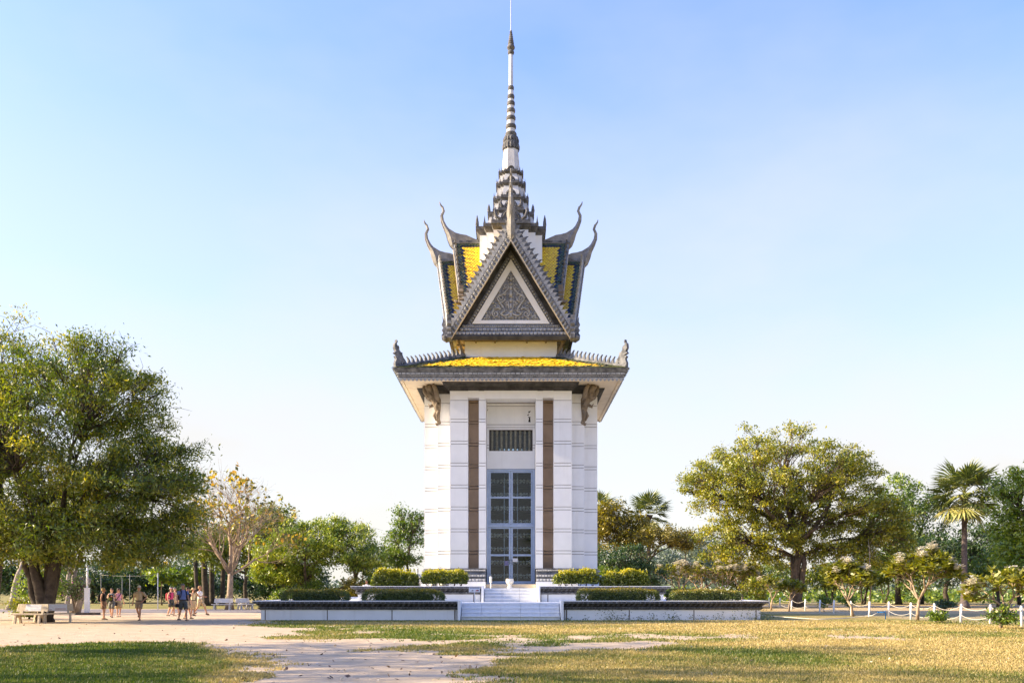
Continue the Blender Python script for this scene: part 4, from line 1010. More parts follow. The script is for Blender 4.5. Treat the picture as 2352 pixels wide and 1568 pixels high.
# ================================================================== trees
def kmeans(P, k, rng, it=6):
    C = P[rng.choice(len(P), k, replace=False)].copy()
    for _ in range(it):
        a = ((P[:,None]-C[None])**2).sum(-1).argmin(1)
        for j in range(k):
            if (a == j).any(): C[j] = P[a == j].mean(0)
    return C, a
def curve(p0, p1, n, rng, bow=.12, rise=0.):
    p0, p1 = np.array(p0,float), np.array(p1,float); L = np.linalg.norm(p1-p0); o = rng.normal(size=3)*L*bow; o[2] = abs(o[2])*.3+L*rise
    return [tuple(p0+(p1-p0)*t+o*math.sin(PI*t)+(rng.normal(size=3)*L*.015 if 0 < t < 1 else 0)) for t in np.linspace(0,1,n)]
def crown_tree(name, label, base, stems, ells, nclump, rc, nleaf, lsz, lm, bark, seed, K=7, aspect=.42, droop=.15, flatc=.62, twigs=3, minz=.6, shell=.45, cat='tree', group=None, varb=.45, scale_var=.16, axis=None):
    """stems: list of (top point, base radius, top radius); ells: (cx, cy, cz, rx, ry, rz) relative to the base"""
    rng = np.random.default_rng(seed)
    t = thing(name, label, cat, base, group=group)
    vol = np.array([e[3]*e[4]*e[5] for e in ells])**.75; pick = rng.choice(len(ells), nclump, p=vol/vol.sum())
    d = rng.normal(size=(nclump,3)); d /= np.linalg.norm(d,axis=1)[:,None]
    rr_ = (.12+.88*rng.random(nclump))**shell
    E = np.array(ells)[pick]; C = E[:,:3]+d*rr_[:,None]*E[:,3:]; C = C[C[:,2] > minz]; nclump = len(C)
    mb = MB(); tops = []
    for (tp, ra, rb) in stems:
        b0 = (rng.normal()*.12*(len(stems) > 1), rng.normal()*.1*(len(stems) > 1), -.05)
        pts = curve(b0, tp, 6, rng, .05); rad = [ra*1.35]+list(np.linspace(ra, rb, 5)); mb.tube(pts, rad, 9); tops.append((np.array(tp), rb))
    Cl, lab = kmeans(C, min(K, nclump), rng)
    for j in range(len(Cl)):
        m = C[lab == j]
        if not len(m): continue
        tp, rb = min(tops, key=lambda q: np.linalg.norm(q[0]-Cl[j])); end = tp+(Cl[j]-tp)*.8
        pts = curve(tp, end, 6, rng, .10, .08); r1 = rb*.72
        mb.tube(pts, list(np.linspace(r1, r1*.28, 6)), 6); A = np.array(pts)
        for c in m:
            k = max(1, int(np.linalg.norm(A-c,axis=1).argmin())-1); s0 = A[k]; L = np.linalg.norm(c-s0)
            mb.tube(curve(s0, c, 4, rng, .10, .05), list(np.linspace(max(r1*.22,.03), .012, 4)), 4)
            for _ in range(twigs):
                e = c+rng.normal(size=3)*rc*np.array([.9,.9,.6]); mb.tube([tuple(c+(s0-c)*.2), tuple((c+e)/2+rng.normal(size=3)*rc*.1), tuple(e)], [.016,.011,.006], 3)
    link('trunk', mb.mesh('trunk', bark), t)
    nl = rng.poisson(nleaf, nclump); ci = np.repeat(np.arange(nclump), nl)
    sc = rng.uniform(.65,1.25,nclump)[ci]
    off = rng.normal(size=(len(ci),3))*np.array([1,1,flatc])*rc*.62*sc[:,None]
    P = C[ci]+off; ok = P[:,2] > .12; P, ci, off = P[ok], ci[ok], off[ok]
    var = varb+rng.normal(size=nclump)[ci]*.13+rng.normal(size=len(ci))*scale_var
    up = np.array([0,0,1.2])
    link('crown', leaf_mesh('crown', P, rng.uniform(.65,1.35,len(P))*lsz, var, lm, aspect, up, droop, seed, axis=axis), t)
    return t
def E(px, py, Y, rx, ry, rz, base, dy=0.): return (wx(px,Y)-base[0], dy, wz(py,Y), rx, ry, rz)
def B(px, Y): return (wx(px,Y), Y, 0.)
L_TAM = leafmat('tamarind_leaf', [(.040,.078,.008),(.110,.160,.013),(.27,.28,.018),(.50,.43,.025)], .45, pos=[0,.4,.75,1])
L_OLIVE = leafmat('olive_gold_leaf', [(0.056,0.086,0.011),(0.151,0.192,0.015),(0.336,0.324,0.020),(0.515,0.432,0.033)], .38, pos=[0,.35,.7,1])
L_MANGO = leafmat('mango_leaf', [(0.041,0.088,0.016),(0.123,0.196,0.023),(0.292,0.344,0.032),(0.565,0.551,0.069)], .35, pos=[0,.4,.75,1])
L_DARK = leafmat('dark_green_leaf', [(0.019,0.043,0.013),(0.043,0.088,0.022),(0.098,0.156,0.032)], .32)
L_BRIGHT = leafmat('bright_green_leaf', [(0.045,0.090,0.012),(0.150,0.225,0.021),(0.360,0.405,0.030)], .42)
L_YEL = leafmat('yellowing_leaf', [(0.069,0.075,0.011),(0.230,0.199,0.016),(0.482,0.361,0.020)], .4)
L_RUST = leafmat('rust_olive_leaf', [(0.076,0.089,0.017),(0.214,0.185,0.035),(0.340,0.274,0.056)], .38)
L_BLUEG = leafmat('hazed_distant_leaf', [(0.075,0.112,0.083),(0.135,0.180,0.120),(0.210,0.240,0.135)], .3)  # haze of distance put into the leaf colour as grey-green
# --- the big multi-stemmed tree with the benches
Y = 44.; b = B(105,Y)
crown_tree('tamarind_tree', 'huge spreading dark-trunked tree with feathery leaves above the pair of benches', b,
    [((-1.15,.3,3.4),.21,.12),((-.45,-.4,4.0),.24,.15),((.05,.3,4.4),.25,.16),((.72,-.1,4.3),.27,.18),((.35,.6,4.3),.22,.14),((-.8,.6,4.2),.19,.12)],
    [E(150,1015,Y,5.0,5.2,5.1,b),E(322,1135,Y,3.05,4.0,3.0,b),E(200,1240,Y,4.7,4.6,1.45,b),E(60,1240,Y,3.6,4,1.4,b),E(330,1250,Y,2.3,3,1.15,b),E(-70,1080,Y,4.4,4.6,4.5,b),E(250,900,Y,2.6,3,2.7,b),E(400,1120,Y,1.6,2.4,2.6,b)],
    720, .58, 180, .20, L_TAM, BARKD, 101, K=16, aspect=.30, droop=.5, twigs=4, minz=2.5, shell=.40, varb=.48)
b = B(-30,47.)
crown_tree('tall_feathery_tree', 'taller feathery tree rising behind the bench tree at the edge of the dirt', b, [((.6,0,7),.32,.2)],
    [E(10,850,47.,2.4,2.4,3.0,b),E(-60,1000,47.,3.1,2.6,3.6,b)], 140, .75, 170, .20, L_TAM, BARKD, 102, K=7, aspect=.30, droop=.4, varb=.55, minz=3)
# pale leaning trunks behind the benches
for i,(px,py0,dx,h,r0,lb) in enumerate(((22,1398,1.1,4.2,.26,'pale leaning tree trunk left of the benches, sunlit on one edge'),(168,1404,.35,3.9,.19,'pale straight tree trunk right behind the smaller bench'),(152,1400,.0,6.0,.15,'slim pale trunk close behind the bench tree'))):
    Yt = gy(py0+2); bb = (wx(px,Yt),Yt,0)
    crown_tree('pale_trunked_tree', lb, bb, [((dx,0.2,h),r0,r0*.6)], [(dx,.6,h+2.2,2.0,2.0,1.4)], 34, .8, 110, .26, L_TAM, BARKW, 110+i, K=4, aspect=.32, droop=.4, varb=.5)
# broken stump leaning right
Yt = gy(1406); mb = MB(); mb.tube([(-.25,0,-.05),(-.05,0,.7),(.25,0,1.5),(.62,.02,2.35)],[.30,.27,.27,.19],9); mb.tube([(-.2,.1,.9),(-.1,.1,1.9),(.05,.1,2.5)],[.14,.10,.07],7); mb.tube([(-.1,-.1,1.2),(.2,-.1,2.0),(.4,-.05,2.7)],[.08,.06,.04],6)
mb.obj('leaning_stump', BARKW, loc=(wx(183,Yt),Yt,0), label='thick cut-off pale stump leaning towards the white signpost', cat='stump')
BOUG = leafmat('bougainvillea_leaf', [(0.030,0.060,0.012),(0.080,0.120,0.020),(0.250,0.030,0.220),(0.350,0.050,0.300)], .4, pos=[0,.72,.80,1])
b = (wx(165,62),62,0.)
crown_tree('bougainvillea_bush', 'straggly bush with a few purple flowers behind the pale stump', b, [((0,0,1.5),.06,.04),((.5,0,1.7),.05,.03)], [(0,0,2.2,1.3,1,1.4)], 40, .4, 45, .16, BOUG, BARK, 120, K=5, twigs=2)
b = (wx(62,48.5),48.5,0.)
crown_tree('dry_shrub', 'low dry olive shrub beside the longer bench', b, [((0,0,.4),.05,.03),((.4,.1,.4),.04,.03)], [(0,0,.55,1.0,.7,.55)], 34, .3, 70, .14, L_OLIVE, BARK, 121, K=4, twigs=2, minz=.1, cat='shrub')
b = (wx(95,57),57,0.)
crown_tree('leafy_shrub', 'sunlit yellow-green shrub behind the bench tree trunk', b, [((0,0,1.0),.06,.04)], [(0,0,1.7,1.6,1,1.3)], 40, .45, 60, .2, L_BRIGHT, BARK, 122, K=5, twigs=2, minz=.2, cat='shrub')
# --- the half bare tree ringed by benches
def grow(mb, rng, p, d, L, r, depth, sp, tips, D0):
    n = 3; pts = [p]; q = Vector(p); dd = Vector(d)
    for i in range(n):
        dd = (dd+Vector(rng.normal(size=3))*sp['wander']+Vector((0,0,sp['up']))).normalized(); q = q+dd*(L/n); pts.append(q.copy())
    r1 = r*sp['taper']; mb.tube(pts, list(np.linspace(r, r1, n+1)), sp['sides'][min(D0-depth, len(sp['sides'])-1)])
    if depth == 0: tips.append((q, dd)); return
    if sp.get('mid') and depth <= 2 and rng.random() < .55: sp['mid'].append((q, dd))
    k = rng.integers(sp['kids'][0], sp['kids'][1]+1)
    for i in range(k):
        a = 2*PI*(i/k)+rng.uniform(-.5,.5); up = Vector((0,0,1)) if abs(dd.z) < .9 else Vector((1,0,0))
        s1 = dd.cross(up).normalized(); s2 = dd.cross(s1); an = rng.uniform(*sp['angle'])
        nd = dd*math.cos(an)+(s1*math.cos(a)+s2*math.sin(a))*math.sin(an)
        st = pts[-1] if (i < 2 or sp.get('tipfork')) else pts[2]
        grow(mb, rng, st, nd, L*rng.uniform(*sp['ratio']), max(r1*sp['rr'], sp['rmin']), depth-1, sp, tips, D0)
L_TEAK = leafmat('teak_leaf', [(0.065,0.078,0.013),(0.182,0.169,0.019),(0.468,0.351,0.026),(0.546,0.312,0.078)], .42)
Y = 72.; b = B(527,Y); rng = np.random.default_rng(203); t = thing('half_bare_tree', 'half bare tan tree with sparse large leaves ringed by benches', 'tree', b)
mb = MB(); tips = []; sp = dict(wander=.16, up=.10, taper=.72, sides=[9,7,5,4,3], kids=(3,4), angle=(.35,.85), ratio=(.62,.84), rr=.66, rmin=.008)
mb.tube([(0,0,-.05),(0.02,0,.6),(.05,0,1.6),(.1,0,3.0)],[.42,.28,.24,.20],10)
for an, el, L, r in ((0,1.5,3.3,.17),(2.6,.8,2.4,.10),(.4,.6,2.4,.11),(1.6,1.0,2.6,.09),(4.4,1.0,2.6,.09),(3.4,1.2,3.2,.12),(5.8,1.22,3.2,.12),(.9,1.3,3.1,.11)):
    z0 = 2.2+rng.random()*.9; grow(mb, rng, Vector((.07,0,z0)), Vector((math.cos(an)*math.cos(el),math.sin(an)*math.cos(el),math.sin(el))), L, r, 4, sp, tips, 5)
link('trunk', mb.mesh('trunk', BARKL), t)
T = np.array([tuple(q) for q,_ in tips]); T = T[T[:,2] < 11.5]; k = T[rng.random(len(T)) < .24]; Q = np.repeat(k,4,0)+rng.normal(size=(len(k)*4,3))*.16
link('crown', leaf_mesh('crown', Q, rng.uniform(.25,.48,len(Q)), rng.random(len(Q))**1.4, L_TEAK, .6, droop=.5, seed=7), t)
b = B(565,84.)
crown_tree('olive_tree', 'bushy olive tree behind the half bare tree', b, [((0,0,3),.2,.14)], [E(560,1240,84.,4.2,3,2.2,b),E(625,1200,84.,1.9,2,1.9,b),E(500,1270,84.,2.6,2.4,1.6,b)], 120, .75, 85, .30, L_OLIVE, BARKD, 131, K=7, varb=.30)
# --- dense rounded tree left of the terrace with a low crooked limb
Y = 79.; b = B(697,Y)
t = crown_tree('mango_tree', 'dense rounded leafy tree with a low crooked limb behind the lower terrace', b, [((.1,0,1.9),.36,.26),((4.6,-.4,2.35),.22,.15)],
    [E(672,1268,Y,3.5,3.4,2.7,b),E(740,1235,Y,2.5,3,1.7,b),E(812,1255,Y,2.9,3,2.3,b),E(640,1300,Y,2.2,2.6,1.6,b),E(770,1208,Y,1.2,1.5,.9,b),E(850,1285,Y,1.5,2,1.3,b),E(650,1325,Y,2.4,2.4,1.0,b),E(600,1305,Y,.9,1.4,1.0,b)], 340, .60, 120, .26, L_MANGO, BARK, 140, K=11, aspect=.34, droop=.35, minz=.9, varb=.60)
b = B(935,88.)
crown_tree('wispy_tree', 'wispy green tree close beside the sunny wall of the tower', b, [((0,0,4),.18,.11)], [E(930,1255,88.,2.3,2,2.2,b),E(940,1200,88.,1.5,1.5,1.7,b),E(905,1290,88.,1.6,1.6,1.3,b)], 120, .6, 60, .26, L_BRIGHT, BARK, 141, K=7, droop=.5, varb=.35)
b = B(838,90.); rng = np.random.default_rng(9)
t = thing('bare_sapling', 'thin nearly bare sapling poking above the dense rounded tree', 'tree', b); mb = MB(); tips = []
grow(mb, rng, Vector((0,0,-.05)), Vector((0,0,1)), 4.4, .10, 0, dict(sp), tips, 5); grow(mb, rng, tips[0][0], Vector((0,0,1)), 1.8, .06, 3, dict(sp, up=.2), tips, 5)
link('trunk', mb.mesh('trunk', BARKL), t); T = np.array([tuple(q) for q,_ in tips[1:]]); link('crown', leaf_mesh('crown', np.repeat(T,2,0)+rng.normal(size=(len(T)*2,3))*.1, .2, rng.random(len(T)*2), L_YEL, .5, seed=2), t)
for i,(px,Yb,h,rx,lm,lb,cat) in enumerate(((720,78,2.3,1.8,L_BRIGHT,'green shrub under the low limb of the dense rounded tree','shrub'),(650,75.5,1.5,.8,L_MANGO,'dark green shrub at the terrace corner by the dense tree','shrub'),(668,74.2,1.0,.5,L_BRIGHT,'bright yellow-green seedling at the terrace corner','plant'),(812,77,2.6,1.3,L_YEL,'yellowing shrub by the blue umbrella','shrub'),(858,78,3.0,1.4,L_BRIGHT,'tall green shrub behind the seated person','shrub'),(905,80,3.4,1.6,L_BRIGHT,'tall leafy green shrub between the seated person and the tower','shrub'))):
    bb = B(px,Yb); crown_tree('leafy_shrub', lb, bb, [((0,0,h*.4),.05,.03),((.2,.1,h*.4),.04,.03)], [(0,0,h*.58,rx,rx*.7,h*.42)], 44, .42, 60, .2, lm, BARK, 150+i, K=5, twigs=1, minz=.1, cat=cat)
# --- dark belt behind the visitors
belt = [(-60,108,8.5,4.2),(30,106,8.0,4.0),(120,110,7.5,4.0),(215,104,6.0,3.6),(262,112,7.0,3.8),(330,108,6.2,3.6),(392,112,6.0,3.4),(445,104,5.2,3.0),(560,108,6.0,3.6),(630,104,5.5,3.2),(690,110,7.0,3.6)]
names = ['beyond the pale leaning trunk','behind the dry shrub','behind the slim pale trunk','right behind the white signpost','behind the woman in the black tank top','behind the beige-shirted man','behind the white pole','behind the woman in the red visor','behind the ring of benches','behind the bench end near the terrace','behind the terrace corner']
for i,(px,Yb,h,rx) in enumerate(belt):
    bb = B(px,Yb); crown_tree('dark_evergreen', 'dark evergreen tree in the belt '+names[i], bb, [((0,0,h*.45),.22,.14)], [(0,0,h*.55,rx,2.6,h*.36),(0.6,0,h*.30,rx*.9,2.2,h*.26)], 70, .85, 60, .36, L_DARK, BARKD, 160+i, K=6, twigs=1, minz=.2, group='dark evergreen trees behind the visitors', varb=.45)
for i,(px,lb) in enumerate(((372,'young tree with bright leaves left of the white pole'),(432,'young tree with bright leaves above the man in the blue shirt'))):
    bb = B(px,92); crown_tree('young_tree', lb, bb, [((0,0,2.2),.07,.05)], [(0,0,2.9,1.9,1.4,.8)], 34, .45, 40, .36, L_BRIGHT, BARK, 180+i, K=5, twigs=1)
for i,(px,h,r) in enumerate(((455,5.2,.20),(472,6.0,.30),(486,6.0,.26),(510,6.2,.24),(446,4.6,.12))):
    Yb = 88+i*1.2; mb = MB(); mb.tube([(0,0,-.05),(.05,0,.5),(.1*(i-2),0,h*.5),(.16*(i-2),0,h)],[r*1.6,r*1.1,r,r*.8],8)
    t = thing('dark_palm', ['slender dark palm by the hatted woman','stout dark palm trunk behind the man in the white shirt','dark palm trunk next to the stout one','dark palm trunk nearest the ring of benches','thin dark palm trunk behind the hatted woman'][i], 'palm', B(px,Yb), group='dark palms behind the visitors'); link('trunk', mb.mesh('trunk', BARKD), t)
    rng = np.random.default_rng(300+i); Cc = rng.normal(size=(900,3))*np.array([1.3,1.0,.55])+np.array([.16*(i-2),0,h+.3]); link('crown', leaf_mesh('crown', Cc, rng.uniform(.4,.8,900), rng.random(900), L_DARK, .14, droop=.6, seed=i), t)
# --- right of the tower
b = B(1425,84.)
crown_tree('yellowing_tree', 'yellow-green tree close beside the shaded wall of the tower', b, [((0,0,3.2),.2,.13)], [E(1418,1215,84.,2.6,2.4,2.5,b),E(1395,1190,84.,1.8,2,1.8,b),E(1470,1240,84.,2.0,2,1.8,b)], 130, .6, 80, .27, L_YEL, BARK, 201, K=7, varb=.42)
b = B(1440,76.5)
crown_tree('dark_bush', 'dense dark green bush right behind the golden hedge end', b, [((0,0,1.0),.12,.08)], [E(1420,1292,76.5,2.6,2,2.2,b),E(1478,1318,76.5,1.9,1.6,1.3,b)], 120, .5, 110, .2, L_DARK, BARK, 202, K=6, twigs=1, minz=.2, varb=.5)
b = B(1395,74.5)
crown_tree('leafy_shrub', 'bright green shrub against the tower corner by the dark bush', b, [((0,0,.9),.06,.04)], [(0,0,2.2,.9,.8,1.5)], 40, .4, 60, .22, L_BRIGHT, BARK, 203, K=4, twigs=1, cat='shrub')
b = B(1470,92.)
crown_tree('flat_topped_tree', 'flat-topped rust-tinged tree with spreading dark limbs', b, [((.3,0,3.6),.22,.16)], [E(1530,1230,92.,3.6,2.6,.9,b),E(1470,1225,92.,2.6,2.4,.9,b),E(1585,1245,92.,1.8,2,.6,b)], 95, .6, 70, .28, L_RUST, BARKD, 204, K=8, twigs=2)
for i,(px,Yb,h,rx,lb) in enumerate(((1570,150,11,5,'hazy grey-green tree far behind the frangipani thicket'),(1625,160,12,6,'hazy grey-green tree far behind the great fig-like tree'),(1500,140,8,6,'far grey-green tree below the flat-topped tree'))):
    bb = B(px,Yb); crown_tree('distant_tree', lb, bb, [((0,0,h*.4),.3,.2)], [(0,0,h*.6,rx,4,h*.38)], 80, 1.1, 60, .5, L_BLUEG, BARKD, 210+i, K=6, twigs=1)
# the great right-hand tree
Y = 82.; b = B(1832,Y)
crown_tree('great_fig_tree', 'great spreading golden-leaved tree with a thick fluted trunk inside the rope fence', b, [((.1,0,5.6),.44,.34),((-.40,.2,4.6),.30,.20),((.42,-.2,4.8),.30,.21),((.1,-.4,5.0),.32,.2),((-.2,-.4,4.4),.26,.16)],
    [E(1800,1090,Y,7.2,6.5,4.9,b),E(1680,1115,Y,4.6,5,3.4,b),E(1610,1105,Y,2.0,3,1.7,b),E(1935,1130,Y,4.6,5,4.2,b),E(1740,1225,Y,5.6,4.6,2.0,b),E(1920,1235,Y,4.8,4.6,2.2,b),E(2030,1200,Y,2.6,3,2.6,b),E(1690,1275,Y,3.6,3,1.5,b),E(1930,1285,Y,3.8,3.4,1.4,b),E(2020,1255,Y,3.0,3.2,2.2,b),E(1800,1290,Y,4.4,2,1.2,b,4.5)],
    800, .60, 92, .235, L_OLIVE, BARK, 221, K=20, aspect=.5, droop=.25, twigs=5, minz=1.9, shell=.45, varb=.56)
b = B(2065,97.)
crown_tree('dark_leafy_tree', 'dark leafy tree between the great tree and the fan palm', b, [((0,0,4),.3,.2)], [E(2070,1190,97.,4.4,4,5.0,b),E(2090,1290,97.,4,4,3,b)], 190, .9, 80, .34, L_MANGO, BARKD, 222, K=9, varb=.25)
b = B(2175,92.)
crown_tree('dark_leafy_tree', 'low dark tree behind the fan palm trunk', b, [((0,0,3),.25,.16)], [E(2165,1285,92.,4.2,3.6,2.6,b),E(2260,1265,92.,3.2,3.4,3.2,b)], 170, .8, 80, .32, L_DARK, BARKD, 223, K=8, varb=.6)
b = B(2385,60.)
crown_tree('edge_tree', 'green tree at the far end of the rope fence', b, [((-.2,0,4.2),.22,.15)], [E(2372,1170,60.,2.5,2.6,3.3,b),E(2335,1280,60.,2.0,2.4,1.8,b),E(2330,1120,60.,1.3,1.6,1.2,b)], 190, .6, 90, .25, L_BRIGHT, BARKD, 224, K=8, varb=.62, droop=.3)
for i,(px,Yb,rx,h,lb) in enumerate(((1700,98,2.6,4.5,'shady tree behind the frangipani thicket'),(1905,96,3.6,4.2,'shady tree behind the rope fence beside the great trunk'),(1985,100,3.4,4.6,'shady tree behind the thin pole-like sapling'),(2290,84,3.2,5.0,'shady tree beyond the fan palm'),(2120,101,4.2,6.5,'shady tree in the gap left of the fan palm'),(2340,95,4.2,7.0,'tall shady tree beyond the fence end'),(2030,108,4.4,6.4,'shady tree far behind the largest frangipani'),(1760,112,4.0,5.0,'shady tree far left of the great trunk'))):
    bb = B(px,Yb); crown_tree('shady_tree', lb, bb, [((.4,0,h*.5),.14,.09),((-.5,0,h*.45),.1,.07)], [(0,0,h*.68,rx,2.4,h*.3)], 60, .7, 70, .3, L_OLIVE if i < 3 else (L_DARK,L_MANGO)[i % 2], BARKD, 230+i, K=6, twigs=2, varb=.25)
# --- frangipani trees
L_FRA = leafmat('frangipani_leaf', [(0.055,0.077,0.014),(0.142,0.161,0.020),(0.295,0.283,0.028),(0.437,0.386,0.056)], .35)
PETAL = mat('white_petal', (.80,.78,.70), (.72,.66,.5), 8, .6)
def frangipani(label, base, H, R, seed, leafy=1.0, flowers=10, lean=0., group='frangipani trees'):
    rng = np.random.default_rng(seed); t = thing('frangipani_tree', label, 'tree', base)
    mb = MB(); tips = []; L0 = H*.27
    mb.tube([(0,0,-.05),(lean*.3,0,L0*.6),(lean,0,L0)],[H*.026,H*.020,H*.018],8)
    s = dict(wander=.10, up=.09, taper=.85, sides=[7,6,5,5,4], kids=(2,3), angle=(.40,.78), ratio=(.68,.86), rr=.80, rmin=.014, tipfork=True, mid=[(Vector((lean,0,L0+H*.25)),Vector((0,0,1)))])
    for k in range(4):
        a = 2*PI*k/4+rng.uniform(-.4,.4); el = rng.uniform(.7,1.05)
        grow(mb, rng, Vector((lean,0,L0)), Vector((math.cos(a)*math.cos(el)*R,math.sin(a)*math.cos(el)*R,math.sin(el))).normalized(), H*.20, H*.013, 4 if leafy > .9 else 3, s, tips, 5)
    link('trunk', mb.mesh('trunk', BARKL), t)
    P, Ax = [], []
    for q, d in tips+s['mid'][1:]:
        for i in range(int(13*leafy)):
            a = rng.uniform(0,2*PI); e = rng.uniform(-.5,.9); v = Vector((math.cos(a)*math.cos(e),math.sin(a)*math.cos(e),math.sin(e))); l = rng.uniform(.22,.36)
            P.append(tuple(q+v*l*.5)); Ax.append(tuple(v*6))
    P, Ax = np.array(P), np.array(Ax); 
    link('crown', leaf_mesh('crown', P, rng.uniform(.28,.46,len(P)), rng.normal(.5,.2,len(P)), L_FRA, .34, np.array([0,0,2.]), 0, seed, axis=Ax), t)
    for i in rng.choice(len(tips), min(flowers,len(tips)), replace=False):
        q, d = tips[i]; mb = MB()
        for j in range(22):
            c = q+Vector(rng.normal(size=3))*.10+Vector((0,-.05,.20)); 
            for m in range(5):
                a = 2*PI*m/5+rng.random(); v = Vector((math.cos(a),math.sin(a),.45)); w = Vector((-math.sin(a),math.cos(a),0))*.06
                mb.add([c, c+v*.08+w, c+v*.15, c+v*.08-w], [(0,1,2,3)])
        link('blossom_cluster', mb.mesh('blossom_cluster', PETAL), t, kind='stuff')
    return t
frangipani('frangipani tree with white blossoms leaning over the rope fence beside the thin sapling', gp(1960,1415), 3.5, 1.25, 401, 1, 9, -.35)
frangipani('largest frangipani tree with big white blossoms by the blue tap', gp(2107,1425), 4.0, 1.2, 402, 1.1, 14, .1)
frangipani('open frangipani with pale bare limbs and rosettes at the fence end', gp(2298,1442), 3.0, 1.35, 403, .8, 8, .2)
frangipani('small frangipani with a slim pale trunk at the start of the rope fence', gp(1771,1401), 3.1, 1.1, 404, .7, 2, .1)
frangipani('small dark frangipani beneath the great tree', gp(1812,1403), 2.8, 1.1, 405, .8, 1, .1)
for i,(px,Yb,H,lb) in enumerate(((1560,79,4.8,'frangipani thicket tree nearest the dark bush'),(1610,82,5.0,'frangipani thicket tree with dry flower heads in the middle'),(1655,80,4.9,'frangipani thicket tree with pale stems behind the reddish hedge'),(1705,81,4.5,'frangipani thicket tree nearest the great tree'))):
    frangipani(lb, B(px,Yb), H, 1.3, 410+i, .75, 16)
b = B(1735,77.); crown_tree('leafy_shrub', 'leafy shrub on pale stems at the terrace end near the fence', b, [((.2,0,1.0),.05,.03),((-.3,0,1.1),.05,.03)], [(0,0,1.7,1.1,.9,.9)], 34, .35, 55, .2, L_OLIVE, BARKL, 240, K=5, twigs=1, cat='shrub')
bb = gp(1998,1414); mb = MB(); rng = np.random.default_rng(61)
mb.tube(curve((0,0,-.05),(-.1,0,4.6),7,rng,.02),[.055,.05,.045,.035,.028,.02,.008],6)
for k in range(5): mb.tube([(-.05,0,3.0+.3*k),(rng.normal()*.3,rng.normal()*.2,3.6+.3*k)],[.014,.004],4)
mb.obj('bare_pole_sapling', BARKL, loc=bb, label='tall thin leafless sapling standing by the rope fence', cat='sapling')
for i,(px,py,rx,h,lm,lb) in enumerate(((2172,1412,.55,.95,L_DARK,'dark broad-leaved shrub behind the rope fence'),(2150,1430,.45,.5,L_BRIGHT,'small yellow-green plant at the foot of a fence post'),(2300,1443,.5,.9,L_BRIGHT,'bright leafy shoots round the open frangipani'),(1893,1404,.5,1.2,L_BRIGHT,'bright green shrub under the great tree'),(1950,1404,.4,1.3,L_BRIGHT,'slim green shrub behind the leaning frangipani'))):
    bb = gp(px,py); crown_tree('leafy_shrub', lb, bb, [((0,0,h*.4),.03,.02)], [(0,0,h*.6,rx,rx*.8,h*.42)], 20, .22, 36, .16, lm, BARK, 250+i, K=3, twigs=1, minz=.05, cat='shrub')
# --- fan palms
L_PALM = leafmat('palm_frond', [(0.028,0.062,0.021),(0.097,0.132,0.028),(0.259,0.264,0.061),(0.440,0.388,0.121)], .25)
def frond_mesh(seed, dry=0.):
    rng = np.random.default_rng(seed); V, Fc, var = [], [], []
    def quad(a,b,c,d,v): 
        i = len(V); V.extend([tuple(a),tuple(b),tuple(c),tuple(d)]); Fc.append((i,i+1,i+2,i+3)); var.append(v)
    Lp, R = 1.0, 1.15; o = Vector((0,0,0)); hub = Vector((Lp,0,-.02))
    quad(o+Vector((0,-.04,0)),o+Vector((0,.04,0)),hub+Vector((0,.025,0)),hub+Vector((0,-.025,0)),.7)
    n = 30
    for i in range(n):
        a = math.radians(-125+250*i/(n-1)); l = R*(1-.22*(abs(a)/2.2)**2)*rng.uniform(.93,1.04)
        v = Vector((math.cos(a),math.sin(a),.10*math.cos(3*a))); w = Vector((-math.sin(a),math.cos(a),0))
        z = .035*(1 if i % 2 else -1); p1 = hub+v*l*.55+Vector((0,0,z)); p2 = hub+v*l+Vector((0,0,-.10-rng.random()*.12)); k = .085
        vv = .22+.28*(i % 2)+rng.normal()*.12+dry
        quad(hub, p1-w*l*.55*k*1.05, p1+Vector((0,0,z)), p1+w*l*.55*k*1.05, vv); quad(p1-w*l*.55*k*1.05, p2, p1+w*l*.55*k*1.05, p1+Vector((0,0,z)), vv)
    me = bpy.data.meshes.new('frond'); me.from_pydata(V,[],Fc); me.materials.append(L_PALM)
    at = me.attributes.new('var','FLOAT','FACE'); at.data.foreach_set('value', np.clip(np.array(var),0,1).astype(np.float32)); me.update(); return me
FR = [frond_mesh(k) for k in range(3)]; FRD = frond_mesh(9, .3)
PALMB = mat('ringed_palm_bark', (.13,.105,.10), (.065,.052,.05), 5, .9, .5, 9)
def fan_palm(label, base, H, r, S, nf, seed):
    rng = np.random.default_rng(seed); t = thing('fan_palm', label, 'palm', base)
    mb = MB(); N = 30; prof = []
    for i in range(N+1):
        z = H*i/N; rad = r*(1+1.1*math.exp(-z/.55))*(1-.22*i/N)*(1.03 if i % 2 else .97); prof.append((rad, z-.05 if i == 0 else z))
    mb.lathe(prof, 12); link('trunk', mb.mesh('trunk', PALMB), t)
    mb = MB(); 
    for k in range(14): a = rng.uniform(0,6.28); mb.tube([(0,0,H-.3),(math.cos(a)*.3,math.sin(a)*.3,H+.1),(math.cos(a)*.42,math.sin(a)*.42,H+.4)],[.12,.09,.04],5)
    link('crownshaft', mb.mesh('crownshaft', BARK), t)
    for k in range(nf):
        a = k*2.399+rng.uniform(-.2,.2); el = 1.25-2.25*(k+.5)/nf+rng.uniform(-.12,.12)
        o = link('frond', FRD if (el < -.55) else FR[k % 3], t, (0,0,H+.25+.25*(el > .3)), None, S*rng.uniform(.9,1.08)); o.rotation_euler = (rng.uniform(-.4,.4),-el,a)
    return t
fan_palm('tall fan palm with a slender grey trunk beyond the rope fence', gp(2215,1396), wz(1145,77.4), .25, 1.62, 32, 51)
